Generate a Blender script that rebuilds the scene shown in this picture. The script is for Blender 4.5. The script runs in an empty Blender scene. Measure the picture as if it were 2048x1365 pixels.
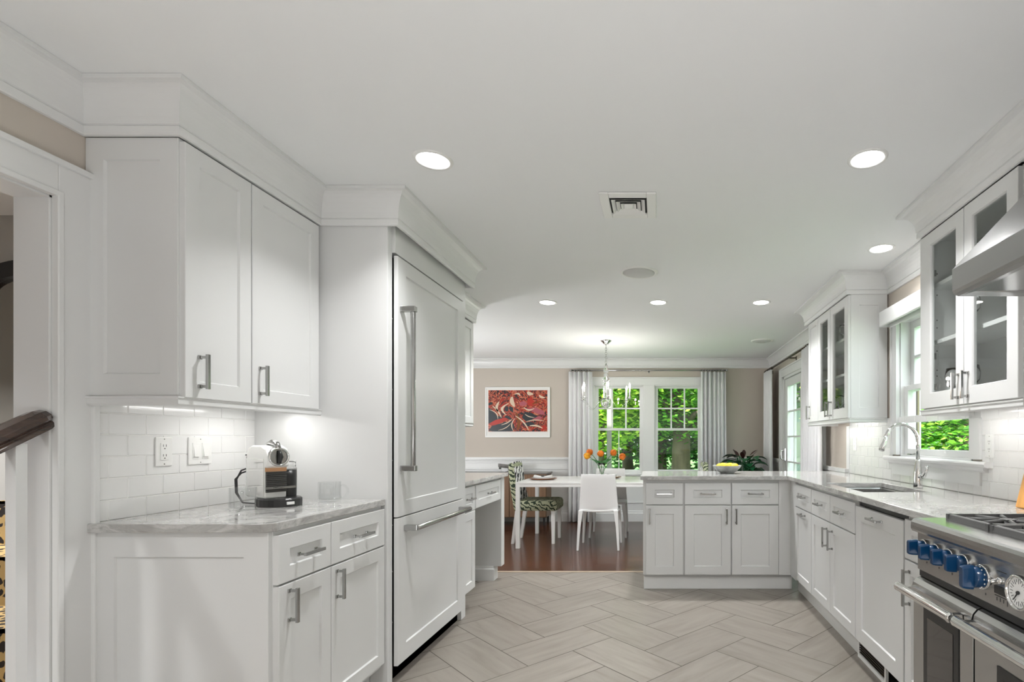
import bpy, bmesh, math, random
from mathutils import Vector, Matrix, noise
random.seed(7)
C = bpy.context.scene.collection
PI = math.pi
R = math.radians
# ------------------------------------------------------------------ camera
HC = 1.20                      # camera height
ZC = 2.40                      # ceiling height
FPX = 1050.0                   # focal length in pixels of the 2048 px wide frame
cam_d = bpy.data.cameras.new('camera')
cam = bpy.data.objects.new('camera', cam_d); C.objects.link(cam)
cam.location = (0, 0, HC); cam.rotation_euler = (R(90), 0, 0)
cam_d.sensor_width = 36; cam_d.lens = FPX/2048*36
cam_d.shift_x = -290/2048; cam_d.shift_y = 198.5/2048
cam_d.clip_start = 0.05; cam_d.clip_end = 200
bpy.context.scene.camera = cam
# ------------------------------------------------------------------ world, sun, exposure
sc = bpy.context.scene
w = bpy.data.worlds.new('world'); sc.world = w; w.use_nodes = True
bg = w.node_tree.nodes['Background']
bg.inputs[0].default_value = (0.86, 0.93, 1.0, 1); bg.inputs[1].default_value = 3.2
sun_d = bpy.data.lights.new('sun', 'SUN'); sun_d.energy = 15; sun_d.angle = R(2); sun_d.color = (1, .95, .85)
sun = bpy.data.objects.new('sun', sun_d); C.objects.link(sun)
sun.rotation_euler = Vector((0.55, 0.55, -0.75)).to_track_quat('-Z', 'Y').to_euler()
sc.view_settings.view_transform = 'Standard'; sc.view_settings.look = 'None'
sc.view_settings.gamma = 1; sc.view_settings.use_curve_mapping = False
sc.view_settings.exposure = 0.58
CAN_W = 8.4          # watts of one recessed ceiling lamp
# added fill panel behind the camera, brightening the surfaces that face it
rfill_d = bpy.data.lights.new('rear_fill', 'AREA'); rfill_d.shape = 'RECTANGLE'
rfill_d.size = 3.2; rfill_d.size_y = 1.9; rfill_d.energy = 10; rfill_d.color = (0.95, 0.98, 1.0)
rfill = bpy.data.objects.new('rear_fill', rfill_d); C.objects.link(rfill)
rfill.location = (-0.15, -2.42, 1.25); rfill.rotation_euler = (R(90), 0, 0)

# added uplight just behind the camera, put in to brighten the ceiling
fl_d = bpy.data.lights.new('added_fill', 'AREA'); fl_d.shape = 'DISK'; fl_d.size = 1.2; fl_d.energy = 18; fl_d.color = (0.96, 0.98, 1.0)
fl = bpy.data.objects.new('added_fill', fl_d); C.objects.link(fl)
fl.location = (-.1, -.15, .35); fl.rotation_euler = (R(180), 0, 0)
# second added fill light for the dining room, out of sight beyond the desk
f2_d = bpy.data.lights.new('added_fill', 'AREA'); f2_d.shape = 'DISK'; f2_d.size = .9; f2_d.energy = 26; f2_d.color = (0.98, 0.985, 1.0)
f2 = bpy.data.objects.new('added_fill', f2_d); C.objects.link(f2)
f2.location = (-3.5, 5.7, 1.1); f2.rotation_euler = Vector((.8, .3, .42)).to_track_quat('-Z', 'Y').to_euler()

# ------------------------------------------------------------------ materials
def newmat(name):
    m = bpy.data.materials.new(name); m.use_nodes = True
    return m, m.node_tree, m.node_tree.nodes['Principled BSDF']
def nd(nt, t, **kw):
    n = nt.nodes.new(t)
    for k, v in kw.items():
        if k in n.inputs: n.inputs[k].default_value = v
        else: setattr(n, k, v)
    return n
def ramp(nt, src, stops):
    r = nt.nodes.new('ShaderNodeValToRGB')
    while len(r.color_ramp.elements) < len(stops): r.color_ramp.elements.new(0.5)
    for e, (p, c) in zip(r.color_ramp.elements, stops):
        e.position = p; e.color = tuple(c)+(1,) if len(c) == 3 else c
    nt.links.new(src, r.inputs[0]); return r
def objco(nt, scale=(1, 1, 1), rot=(0, 0, 0), src='Object'):
    tc = nt.nodes.new('ShaderNodeTexCoord'); mp = nt.nodes.new('ShaderNodeMapping')
    mp.inputs['Scale'].default_value = scale; mp.inputs['Rotation'].default_value = rot
    nt.links.new(tc.outputs[src], mp.inputs[0]); return mp.outputs[0]
def mat(name, col, rough=.5, metal=0, bump=0, bscale=200, var=0, vscale=3, spec=.5, coat=0, bsc=(1, 1, 1)):
    m, nt, b = newmat(name)
    b.inputs['Roughness'].default_value = rough; b.inputs['Metallic'].default_value = metal
    b.inputs['Specular IOR Level'].default_value = spec; b.inputs['Coat Weight'].default_value = coat
    b.inputs['Base Color'].default_value = (*col, 1)
    if var:
        n = nd(nt, 'ShaderNodeTexNoise', Scale=vscale, Detail=3.0); nt.links.new(objco(nt, bsc), n.inputs['Vector'])
        r = ramp(nt, n.outputs[0], [(.3, [max(0, c*(1-var)) for c in col]), (.7, [min(1, c*(1+var)) for c in col])])
        nt.links.new(r.outputs[0], b.inputs['Base Color'])
    if bump:
        n = nd(nt, 'ShaderNodeTexNoise', Scale=bscale, Detail=2.0); nt.links.new(objco(nt, bsc), n.inputs['Vector'])
        bp = nd(nt, 'ShaderNodeBump', Strength=bump, Distance=.002); nt.links.new(n.outputs[0], bp.inputs['Height'])
        nt.links.new(bp.outputs[0], b.inputs['Normal'])
    return m
def emit(name, col, s):
    m, nt, b = newmat(name); b.inputs['Emission Color'].default_value = (*col, 1)
    b.inputs['Emission Strength'].default_value = s; b.inputs['Base Color'].default_value = (*col, 1); return m
def glass(name, col=(1, 1, 1), rough=0.0, ior=1.45, thin=False):  # ior also sets how mirror-like a thin pane is
    m, nt, b = newmat(name)
    if thin:      # window pane: see-through with a reflecting face
        nt.nodes.remove(b); out = nt.nodes['Material Output']
        t = nt.nodes.new('ShaderNodeBsdfTransparent'); t.inputs[0].default_value = (*col, 1)
        g = nt.nodes.new('ShaderNodeBsdfGlossy'); g.inputs['Roughness'].default_value = .01
        f = nd(nt, 'ShaderNodeFresnel', IOR=ior); mx = nt.nodes.new('ShaderNodeMixShader')
        gm = nt.nodes.new('ShaderNodeNewGeometry'); iv = nd(nt, 'ShaderNodeMath', operation='SUBTRACT'); iv.inputs[0].default_value = 1; nt.links.new(gm.outputs['Backfacing'], iv.inputs[1])
        ml = nd(nt, 'ShaderNodeMath', operation='MULTIPLY'); nt.links.new(f.outputs[0], ml.inputs[0]); nt.links.new(iv.outputs[0], ml.inputs[1])
        nt.links.new(ml.outputs[0], mx.inputs[0]); nt.links.new(t.outputs[0], mx.inputs[1]); nt.links.new(g.outputs[0], mx.inputs[2])
        nt.links.new(mx.outputs[0], out.inputs[0]); return m
    b.inputs['Base Color'].default_value = (*col, 1); b.inputs['Roughness'].default_value = rough
    b.inputs['Transmission Weight'].default_value = 1; b.inputs['IOR'].default_value = ior
    return m
M = {}
M['paint'] = mat('white cabinet paint', (.71, .715, .71), .32, bump=.05, bscale=120)
M['trim'] = mat('white trim paint', (.77, .775, .77), .35, bump=.04, bscale=90)
M['ceiling'] = mat('matte ceiling paint', (.86, .87, .87), .9, bump=.1, bscale=300, spec=.2)
M['wall'] = mat('warm taupe wall paint', (.575, .52, .458), .75, bump=.12, bscale=260, spec=.3)
M['hall'] = mat('grey hall wallpaper', (.50, .49, .46), .8, bump=.2, bscale=140)
M['tile'] = mat('glazed white tile', (.86, .86, .85), .12, bump=.1, bscale=14, coat=.3)
M['grout'] = mat('white grout', (.83, .83, .81), .8, bump=.2, bscale=400)
M['steel'] = mat('brushed stainless steel', (.47, .47, .465), .24, 1, bump=.1, bscale=60, bsc=(1, 1, 25))
M['chrome'] = mat('polished chrome', (.78, .78, .77), .09, 1)
M['nickel'] = mat('satin nickel', (.42, .42, .41), .2, 1)
M['pull'] = mat('polished nickel pull', (.42, .42, .41), .15, 1)
M['hoodtop'] = mat('brushed canopy steel', (.30, .30, .298), .22, 1, bump=.1, bscale=60, bsc=(1, 1, 25))
M['steeltop'] = mat('cooktop steel', (.42, .42, .415), .46, 1, bump=.1, bscale=60, bsc=(25, 1, 1))
M['hood'] = mat('brushed hood steel', (.34, .34, .335), .38, 1, bump=.1, bscale=60, bsc=(1, 1, 25))
M['black'] = mat('black enamel', (.018, .018, .018), .35)
M['iron'] = mat('cast iron', (.10, .10, .10), .5, bump=.3, bscale=300)
M['gap'] = mat('dark seam', (.03, .03, .03), .7)
M['rubber'] = mat('black rubber', (.02, .02, .022), .55)
M['blue'] = mat('blue knob plastic', (.002, .040, .115), .25, coat=.3)
M['whiteplastic'] = mat('white plastic', (.86, .86, .84), .3)
M['cshell'] = mat('white moulded chair', (.86, .86, .86), .38, bump=.05, bscale=60)
M['tablewhite'] = mat('white lacquer', (.9, .9, .89), .2)
M['pane'] = glass('window pane', (.97, .985, .98), thin=True)
M['glass'] = glass('clear glass', (1, 1, 1))
M['mugglass'] = glass('thin clear glass', (.965, .97, .97), ior=1.8, thin=True)
M['cabglass'] = glass('cabinet glass', (.93, .945, .94), thin=True)
M['darkglass'] = mat('oven door glass', (.05, .045, .042), .06, coat=.5)
M['bulb'] = emit('frosted bulb', (1, .93, .82), 45)
M['lens'] = emit('lit lamp lens', (1, .985, .96), 14)
M['grille'] = mat('perforated speaker grille', (.62, .62, .61), .6, bump=.5, bscale=900)
M['lemon'] = mat('lemon peel', (.93, .60, .02), .42, bump=.4, bscale=160)
M['copper'] = mat('copper panel', (.72, .42, .24), .28, .8)
M['leafd'] = mat('dark green leaf', (.012, .10, .035), .4, var=.5, vscale=8)
M['leafr'] = mat('dark red leaf', (.045, .012, .012), .4, var=.4, vscale=8)
M['tulipleaf'] = mat('tulip leaf', (.03, .20, .03), .45, var=.35, vscale=14)
M['tulip'] = mat('orange tulip petal', (.93, .20, .008), .5, var=.35, vscale=18)
M['tulipy'] = mat('yellow orange tulip petal', (1.0, .36, .008), .5, var=.3, vscale=18)
M['soil'] = mat('soil', (.05, .035, .025), .9, bump=.6, bscale=60)
M['pot'] = mat('glazed dark pot', (.05, .05, .055), .3)
M['stone'] = mat('flagstone', (.38, .37, .36), .8, var=.2, bump=.4, bscale=30)
M['lawn'] = mat('lawn', (.07, .20, .03), .9, var=.5, vscale=2, bump=.8, bscale=50)
M['bark'] = mat('tree bark', (.10, .075, .055), .9, var=.4, vscale=6, bump=1, bscale=25, bsc=(1, 1, .25))
M['curtain'] = mat('white linen', (.84, .84, .85), .85, bump=.2, bscale=300)
M['terra'] = mat('brown charger', (.25, .085, .03), .25)
M['ceramic'] = mat('white ceramic', (.85, .85, .84), .15)
M['boatgrey'] = mat('weathered grey wood', (.22, .215, .205), .6, var=.3, vscale=12)
M['honey'] = mat('honey coloured wood', (.74, .36, .09), .35, var=.15, vscale=6, bsc=(1, 8, 1))
M['siding'] = mat('pale blue siding', (.62, .70, .75), .6, bump=.3, bscale=20)
M['bronze'] = mat('dark bronze', (.06, .045, .035), .35, .8)
M['hallfloor'] = mat('hall floor', (.10, .05, .03), .3)
M['toe'] = mat('white toe kick', (.72, .72, .70), .4)

def m_marble():
    m, nt, b = newmat('grey veined marble')
    co = objco(nt, (1, 1, 2.5), (0, 0, .5))
    n1 = nd(nt, 'ShaderNodeTexNoise', Scale=2.6, Detail=8.0, Roughness=.62, Distortion=1.6); nt.links.new(co, n1.inputs['Vector'])
    n2 = nd(nt, 'ShaderNodeTexNoise', Scale=11.0, Detail=8.0, Roughness=.7, Distortion=2.2); nt.links.new(co, n2.inputs['Vector'])
    r1 = ramp(nt, n1.outputs[0], [(.28, (.27, .265, .25)), (.44, (.44, .435, .42)), (.50, (.58, .575, .56)), (.56, (.42, .415, .40)), (.75, (.54, .535, .52))])
    r2 = ramp(nt, n2.outputs[0], [(.38, (.62, .61, .59)), (.47, (1, 1, 1)), (.62, (.86, .855, .85))])
    mx = nt.nodes.new('ShaderNodeMixRGB'); mx.blend_type = 'MULTIPLY'; mx.inputs[0].default_value = .5
    nt.links.new(r1.outputs[0], mx.inputs[1]); nt.links.new(r2.outputs[0], mx.inputs[2])
    nt.links.new(mx.outputs[0], b.inputs['Base Color'])
    b.inputs['Roughness'].default_value = .09; b.inputs['Coat Weight'].default_value = .2
    return m
M['marble'] = m_marble()
def m_floortile():
    m, nt, b = newmat('grey beige wood look tile')
    uv = nt.nodes.new('ShaderNodeUVMap'); uv.uv_map = 'UVMap'
    mp = nt.nodes.new('ShaderNodeMapping'); mp.inputs['Scale'].default_value = (1.2, 9, 1); nt.links.new(uv.outputs[0], mp.inputs[0])
    n = nd(nt, 'ShaderNodeTexNoise', Scale=2.0, Detail=5.0, Roughness=.6, Distortion=.4); nt.links.new(mp.outputs[0], n.inputs['Vector'])
    r = ramp(nt, n.outputs[0], [(.25, (.188, .163, .137)), (.5, (.240, .215, .187)), (.8, (.280, .253, .222))])
    at = nt.nodes.new('ShaderNodeAttribute'); at.attribute_name = 'tint'
    mx = nt.nodes.new('ShaderNodeMixRGB'); mx.blend_type = 'MULTIPLY'; mx.inputs[0].default_value = 1
    nt.links.new(r.outputs[0], mx.inputs[1]); nt.links.new(at.outputs['Color'], mx.inputs[2])
    nt.links.new(mx.outputs[0], b.inputs['Base Color']); b.inputs['Roughness'].default_value = .38
    bp = nd(nt, 'ShaderNodeBump', Strength=.08, Distance=.002); nt.links.new(n.outputs[0], bp.inputs['Height']); nt.links.new(bp.outputs[0], b.inputs['Normal'])
    return m
M['ftile'] = m_floortile()
M['fgrout'] = mat('floor grout', (.10, .088, .075), .9)
def m_wood(name, c0, c1, rough, sc=(1, 14, 14), scale=2.2, coat=0):
    m, nt, b = newmat(name)
    n = nd(nt, 'ShaderNodeTexNoise', Scale=scale, Detail=6.0, Roughness=.6, Distortion=.6); nt.links.new(objco(nt, sc), n.inputs['Vector'])
    r = ramp(nt, n.outputs[0], [(.3, c0), (.7, c1)]); nt.links.new(r.outputs[0], b.inputs['Base Color'])
    b.inputs['Roughness'].default_value = rough; b.inputs['Coat Weight'].default_value = coat; return m
def m_hardwood():
    m, nt, b = newmat('dark cherry hardwood')
    co = objco(nt)
    br = nt.nodes.new('ShaderNodeTexBrick'); nt.links.new(co, br.inputs['Vector'])
    br.inputs['Color1'].default_value = (.085, .030, .014, 1); br.inputs['Color2'].default_value = (.058, .020, .010, 1)
    br.inputs['Mortar'].default_value = (.03, .01, .006, 1); br.inputs['Scale'].default_value = 1
    br.inputs['Mortar Size'].default_value = .0012; br.inputs['Brick Width'].default_value = 1.1; br.inputs['Row Height'].default_value = .075
    n = nd(nt, 'ShaderNodeTexNoise', Scale=2.5, Detail=5.0); nt.links.new(objco(nt, (2, 26, 1)), n.inputs['Vector'])
    r = ramp(nt, n.outputs[0], [(.3, (.7, .7, .7)), (.7, (1.25, 1.2, 1.15))])
    mx = nt.nodes.new('ShaderNodeMixRGB'); mx.blend_type = 'MULTIPLY'; mx.inputs[0].default_value = 1
    nt.links.new(br.outputs[0], mx.inputs[1]); nt.links.new(r.outputs[0], mx.inputs[2]); nt.links.new(mx.outputs[0], b.inputs['Base Color'])
    b.inputs['Roughness'].default_value = .24; b.inputs['Coat Weight'].default_value = .15
    return m
M['hardwood'] = m_hardwood()
M['walnut'] = m_wood('brown wood veneer', (.17, .095, .055), (.27, .165, .10), .4, (14, 14, 1))
M['handrail'] = m_wood('dark stained handrail', (.022, .012, .009), (.07, .038, .026), .16, (20, 3, 20), coat=.5)
def m_spots(name, base, dark, scale, thr):
    m, nt, b = newmat(name)
    co = objco(nt); ns = nd(nt, 'ShaderNodeTexNoise', Scale=scale*.6, Detail=2.0); nt.links.new(co, ns.inputs['Vector'])
    mx = nt.nodes.new('ShaderNodeMixRGB'); mx.inputs[0].default_value = .06; nt.links.new(co, mx.inputs[1]); nt.links.new(ns.outputs['Color'], mx.inputs[2])
    v = nd(nt, 'ShaderNodeTexVoronoi', Scale=scale); nt.links.new(mx.outputs[0], v.inputs['Vector'])
    r = ramp(nt, v.outputs['Distance'], [(thr, dark), (thr+.04, base)]); nt.links.new(r.outputs[0], b.inputs['Base Color'])
    b.inputs['Roughness'].default_value = .9; return m
M['leopard'] = m_spots('leopard print carpet', (.44, .30, .12), (.015, .01, .008), 30, .44)
def m_stripes(name, base, dark, scale, rot, thr=.55, dist=5):
    m, nt, b = newmat(name)
    wv = nd(nt, 'ShaderNodeTexWave', Scale=scale, Distortion=float(dist), Detail=2.0); wv.inputs['Detail Scale'].default_value = 1.6
    nt.links.new(objco(nt, (1, 1, 1), rot), wv.inputs['Vector'])
    r = ramp(nt, wv.outputs[0], [(thr, base), (thr+.08, dark)]); nt.links.new(r.outputs[0], b.inputs['Base Color'])
    b.inputs['Roughness'].default_value = .85; return m
M['zebra'] = m_stripes('zebra print fabric', (.78, .78, .78), (.03, .03, .035), 9, (0, .5, .3))
M['palm'] = m_stripes('green palm leaf fabric', (.50, .53, .36), (.03, .05, .03), 11, (.3, .8, 1.1), .62, 7)
def m_art():
    m, nt, b = newmat('abstract red painting')
    co = objco(nt, (1, 1, 1.2))
    n0 = nd(nt, 'ShaderNodeTexNoise', Scale=4.5, Detail=3.0, Distortion=2.5); nt.links.new(co, n0.inputs['Vector'])
    mx = nt.nodes.new('ShaderNodeMixRGB'); mx.inputs[0].default_value = .35; nt.links.new(co, mx.inputs[1]); nt.links.new(n0.outputs['Color'], mx.inputs[2])
    n1 = nd(nt, 'ShaderNodeTexNoise', Scale=6.0, Detail=4.0, Distortion=4.0); nt.links.new(mx.outputs[0], n1.inputs['Vector'])
    r = ramp(nt, n1.outputs[0], [(.30, (.015, .022, .028)), (.45, (.02, .016, .016)), (.48, (.36, .022, .01)), (.54, (.46, .03, .014)), (.57, (.60, .16, .06)), (.60, (.66, .42, .24)), (.63, (.42, .03, .02)), (.72, (.36, .12, .14))])
    r.color_ramp.interpolation = 'LINEAR'
    nt.links.new(r.outputs[0], b.inputs['Base Color']); b.inputs['Roughness'].default_value = .35; return m
M['art'] = m_art()
M['artdark'] = mat('blue black paint', (.02, .028, .035), .4); M['artcream'] = mat('cream paint', (.70, .56, .42), .4)
M['artpink'] = mat('pink paint', (.42, .10, .13), .4); M['artred'] = mat('scarlet paint', (.46, .025, .012), .4)
def m_leafy(name, a, b_, c):
    m, nt, b = newmat(name)
    g = nt.nodes.new('ShaderNodeNewGeometry')
    r = ramp(nt, g.outputs['Random Per Island'], [(0, a), (.5, b_), (1, c)])
    nt.links.new(r.outputs[0], b.inputs['Base Color']); b.inputs['Roughness'].default_value = .55
    out = nt.nodes['Material Output']; tr = nt.nodes.new('ShaderNodeBsdfTranslucent'); nt.links.new(r.outputs[0], tr.inputs[0])
    ms = nt.nodes.new('ShaderNodeMixShader'); ms.inputs[0].default_value = .45
    nt.links.new(b.outputs[0], ms.inputs[1]); nt.links.new(tr.outputs[0], ms.inputs[2]); nt.links.new(ms.outputs[0], out.inputs[0]); return m
M['fol1'] = m_leafy('bright green foliage', (.02, .10, .006), (.12, .38, .03), (.42, .68, .10))
M['fol2'] = m_leafy('deep green foliage', (.010, .07, .010), (.05, .24, .03), (.22, .46, .08))
M['fol3'] = m_leafy('yellow green foliage', (.08, .25, .015), (.36, .60, .05), (.78, .84, .22))

# ------------------------------------------------------------------ mesh helpers
def tagp(o, label=None, cat=None, group=None, kind=None):
    if label: o['label'] = label
    if cat: o['category'] = cat
    if group: o['group'] = group
    if kind: o['kind'] = kind
    return o
def thing(name, label, cat, loc=(0, 0, 0), group=None):
    o = bpy.data.objects.new(name, None); C.objects.link(o); o.location = loc
    o.empty_display_size = .05
    return tagp(o, label, cat, group)
def wloc(o):
    v = Vector((0, 0, 0))
    while o is not None: v = v+o.location; o = o.parent
    return v
class MB:
    def __init__(s): s.v = []; s.f = []; s.mi = []; s.cur = 0; s.sm = []
    def add(s, vs, fs, smooth=False):
        b = len(s.v); s.v += [tuple(v) for v in vs]
        for f in fs: s.f.append([i+b for i in f]); s.mi.append(s.cur); s.sm.append(smooth)
        return s
    def box(s, x0, x1, y0, y1, z0, z1):
        x0, x1 = min(x0, x1), max(x0, x1); y0, y1 = min(y0, y1), max(y0, y1); z0, z1 = min(z0, z1), max(z0, z1)
        return s.add([(x, y, z) for z in (z0, z1) for y in (y0, y1) for x in (x0, x1)],
                     [(0, 2, 3, 1), (4, 5, 7, 6), (0, 1, 5, 4), (2, 6, 7, 3), (0, 4, 6, 2), (1, 3, 7, 5)])
    def pbox(s, pl, a0, a1, z0, z1, c0, c1):
        p = P3(pl, a0, z0, c0); q = P3(pl, a1, z1, c1)
        return s.box(p[0], q[0], p[1], q[1], p[2], q[2])
    def poly(s, pts, n0, h, axis='z'):      # extrude a 2D outline
        n = len(pts)
        def q(p, k):
            return {'z': (p[0], p[1], k), 'y': (p[0], k, p[1]), 'x': (k, p[0], p[1])}[axis]
        return s.add([q(p, n0) for p in pts]+[q(p, n0+h) for p in pts],
                     [tuple(range(n)), tuple(range(2*n-1, n-1, -1))]+[(i, (i+1) % n, (i+1) % n+n, i+n) for i in range(n)])
    def loft(s, rings, closed=True, caps=True, smooth=True):
        n = len(rings[0]); fs = []
        for k in range(len(rings)-1):
            for i in range(n if closed else n-1):
                j = (i+1) % n; fs.append((k*n+i, k*n+j, (k+1)*n+j, (k+1)*n+i))
        if caps and closed: fs += [tuple(range(n)), tuple(range((len(rings)-1)*n, len(rings)*n))]
        return s.add([p for r in rings for p in r], fs, smooth)
    def lathe(s, prof, c=(0, 0, 0), seg=24, axis='z', caps=False):
        rings = []
        for r, h in prof:
            ring = []
            for i in range(seg):
                a = 2*PI*i/seg; x, y = r*math.cos(a), r*math.sin(a)
                p = {'z': (x, y, h), 'x': (h, x, y), 'y': (x, h, y)}[axis]
                ring.append((p[0]+c[0], p[1]+c[1], p[2]+c[2]))
            rings.append(ring)
        return s.loft(rings, True, caps)
    def cyl(s, p0, p1, r0, r1=None, seg=12): return s.tube([p0, p1], [r0, r0 if r1 is None else r1], seg)
    def tube(s, pts, r, seg=10, sq=None):
        pts = [Vector(p) for p in pts]; rs = r if isinstance(r, (list, tuple)) else [r]*len(pts); rings = []; up = None
        for i, p in enumerate(pts):
            t = (pts[min(i+1, len(pts)-1)]-pts[max(i-1, 0)]).normalized()
            if up is None: up = Vector((0, 0, 1)) if abs(t.z) < .9 else Vector((1, 0, 0))
            sd = t.cross(up).normalized(); up = sd.cross(t).normalized()
            rings.append([p+(sd*math.cos(2*PI*k/seg)+up*math.sin(2*PI*k/seg))*rs[i] for k in range(seg)])
        return s.loft(rings)
    def ball(s, c, rx, ry=None, rz=None, seg=14, rn=9):
        ry = ry or rx; rz = rz or rx; rings = []
        for k in range(rn+1):
            a = -PI/2+PI*k/rn; rr = max(math.cos(a), .02)
            rings.append([(c[0]+rx*rr*math.cos(2*PI*i/seg), c[1]+ry*rr*math.sin(2*PI*i/seg), c[2]+rz*math.sin(a)) for i in range(seg)])
        return s.loft(rings)
    def build(s, name, m, parent=None, bevel=0, loc=None, sub=0, solid=0, origin=True):
        me = bpy.data.meshes.new(name)
        if parent is not None: off = wloc(parent)
        elif loc is not None: off = Vector(loc)
        elif origin:
            xs, ys, zs = zip(*s.v); off = Vector(((min(xs)+max(xs))/2, (min(ys)+max(ys))/2, min(zs)))
        else: off = Vector((0, 0, 0))
        me.from_pydata([Vector(v)-off for v in s.v], [], s.f)
        for mm in (m if isinstance(m, (list, tuple)) else [m]): me.materials.append(M[mm] if isinstance(mm, str) else mm)
        for p, i, sm in zip(me.polygons, s.mi, s.sm): p.material_index = i; p.use_smooth = sm
        b = bmesh.new(); b.from_mesh(me); bmesh.ops.recalc_face_normals(b, faces=b.faces); b.to_mesh(me); b.free()
        o = bpy.data.objects.new(name, me); C.objects.link(o)
        if parent is not None: o.parent = parent
        else: o.location = off
        if solid:
            k = o.modifiers.new('thickness', 'SOLIDIFY'); k.thickness = solid; k.offset = 0
        if bevel:
            k = o.modifiers.new('bevel', 'BEVEL'); k.width = bevel; k.segments = 2; k.limit_method = 'ANGLE'; k.angle_limit = R(40)
        if sub:
            k = o.modifiers.new('sub', 'SUBSURF'); k.levels = sub; k.render_levels = sub
        return o
def P3(pl, a, z, c):
    ax, val, ns = pl
    return (val+ns*c, a, z) if ax == 'x' else (a, val+ns*c, z)
def copy_tree(o, parent=None):
    c = o.copy(); C.objects.link(c); c.parent = parent
    for ch in [k for k in o.children]: copy_tree(ch, c)
    return c
def struct(name, mb, m, bevel=0, parent=None, **kw):
    o = mb.build(name, m, parent, bevel=bevel, **kw)
    o['kind'] = 'structure'
    return o
def sweep(mb, path, prof, side=1):
    """prof: (distance from the path line, z); side=+1 offsets to the right of the walking direction"""
    n = len(path); nor = []
    for i in range(n-1):
        dx, dy = path[i+1][0]-path[i][0], path[i+1][1]-path[i][1]; L = math.hypot(dx, dy)
        nor.append((dy/L*side, -dx/L*side))
    rings = []
    for i in range(n):
        a = nor[max(i-1, 0)]; b = nor[min(i, n-2)]
        mx, my = a[0]+b[0], a[1]+b[1]; k = 2/max(mx*mx+my*my, 1e-6)
        rings.append([(path[i][0]+mx*k*d, path[i][1]+my*k*d, z) for d, z in prof])
    mb.loft(rings, True, True, smooth=False); return mb
# ================================================================== THE ROOM
XL, XR, YB, YF = -1.955, 1.67, 7.755, -2.5
# tiled kitchen floor in herringbone
def herringbone():
    S = .2885; g = .0022; u = Vector((1, -1))/math.sqrt(2); v = Vector((1, 1))/math.sqrt(2); o = Vector((-.48, 3.398))
    x0, x1, y0, y1 = XL+.002, XR-.002, YF+.01, 4.77
    V = []; F = []; UV = []; T = []
    def clip(pl):
        for ax, lim, sg in ((0, x0, 1), (0, x1, -1), (1, y0, 1), (1, y1, -1)):
            out = []
            for i in range(len(pl)):
                a, b = pl[i], pl[(i+1) % len(pl)]; da, db = (a[0][ax]-lim)*sg, (b[0][ax]-lim)*sg
                if da >= 0: out.append(a)
                if (da >= 0) != (db >= 0):
                    t = da/(da-db); out.append((a[0].lerp(b[0], t), a[1].lerp(b[1], t)))
            pl = out
            if len(pl) < 3: return []
        return pl
    for i in range(-30, 31):
        for j in range(-30, 31):
            m = (i+j) % 4
            if m == 0: a0, a1, b0, b1, hor = i, i+2, j, j+1, True
            elif m == 2: a0, a1, b0, b1, hor = i, i+1, j, j+2, False
            else: continue
            c = [(a0*S+g, b0*S+g), (a1*S-g, b0*S+g), (a1*S-g, b1*S-g), (a0*S+g, b1*S-g)]
            r0, r1 = random.random()*20, random.random()*20
            uv = [Vector(((p[0] if hor else p[1])+r0, (p[1] if hor else p[0])+r1)) for p in c]
            pl = clip([(o+u*p[0]+v*p[1], q) for p, q in zip(c, uv)])
            if not pl: continue
            b = len(V); V += [(p.x, p.y, 0) for p, q in pl]; F.append(list(range(b, b+len(pl)))); UV += [q for p, q in pl]
            t = random.uniform(.93, 1.06); T += [t]*len(pl)
    me = bpy.data.meshes.new('floor'); nt = len(F); b = len(V)
    V += [(x0, y0, -.0015), (x1, y0, -.0015), (x1, y1, -.0015), (x0, y1, -.0015), (x0, y0, -.08), (x1, y0, -.08), (x1, y1, -.08), (x0, y1, -.08)]
    F += [[b, b+1, b+2, b+3], [b+4, b+7, b+6, b+5]]+[[b+i, b+4+i, b+4+(i+1) % 4, b+(i+1) % 4] for i in range(4)]
    me.from_pydata(V, [], F); me.materials.append(M['ftile']); me.materials.append(M['fgrout'])
    me.uv_layers.new(name='UVMap'); me.color_attributes.new('tint', 'FLOAT_COLOR', 'CORNER'); k = 0
    ul = me.uv_layers['UVMap']; ca = me.color_attributes['tint']
    for p in me.polygons:
        if p.index >= nt: p.material_index = 1; continue
        if p.normal.z < 0: pass
        for li in p.loop_indices:
            vi = me.loops[li].vertex_index; ul.data[li].uv = UV[vi]; t = T[vi]; ca.data[li].color = (t, t, t, 1)
    o = bpy.data.objects.new('floor', me); C.objects.link(o); o['kind'] = 'structure'
    return o
herringbone()
struct('floor', MB().box(-4.6, XR, 4.772, YB, -.08, 0), 'hardwood')
struct('trim_1', MB().box(XL, XR, 4.765, 4.80, -.02, .004), mat('threshold wood', (.42, .33, .25), .4), bevel=.001)
struct('ceiling', MB().box(-4.7, 1.95, YF-.1, YB+.15, ZC, ZC+.25), 'ceiling')
# left kitchen wall with the opening to the stair hall
OY0, OY1, OZ = .72, 1.70, 1.995
wl = MB(); wl.box(XL-.10, XL, YF, OY0, 0, ZC).box(XL-.10, XL, OY1, 4.70, 0, ZC).box(XL-.10, XL, OY0, OY1, OZ, ZC).box(-4.6, XL-.10, 4.58, 4.70, 0, ZC)
struct('wall_left', wl, 'wall')
struct('wall_left', MB().box(-4.7, -4.6, 4.58, YB, 0, ZC), 'wall')
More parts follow.
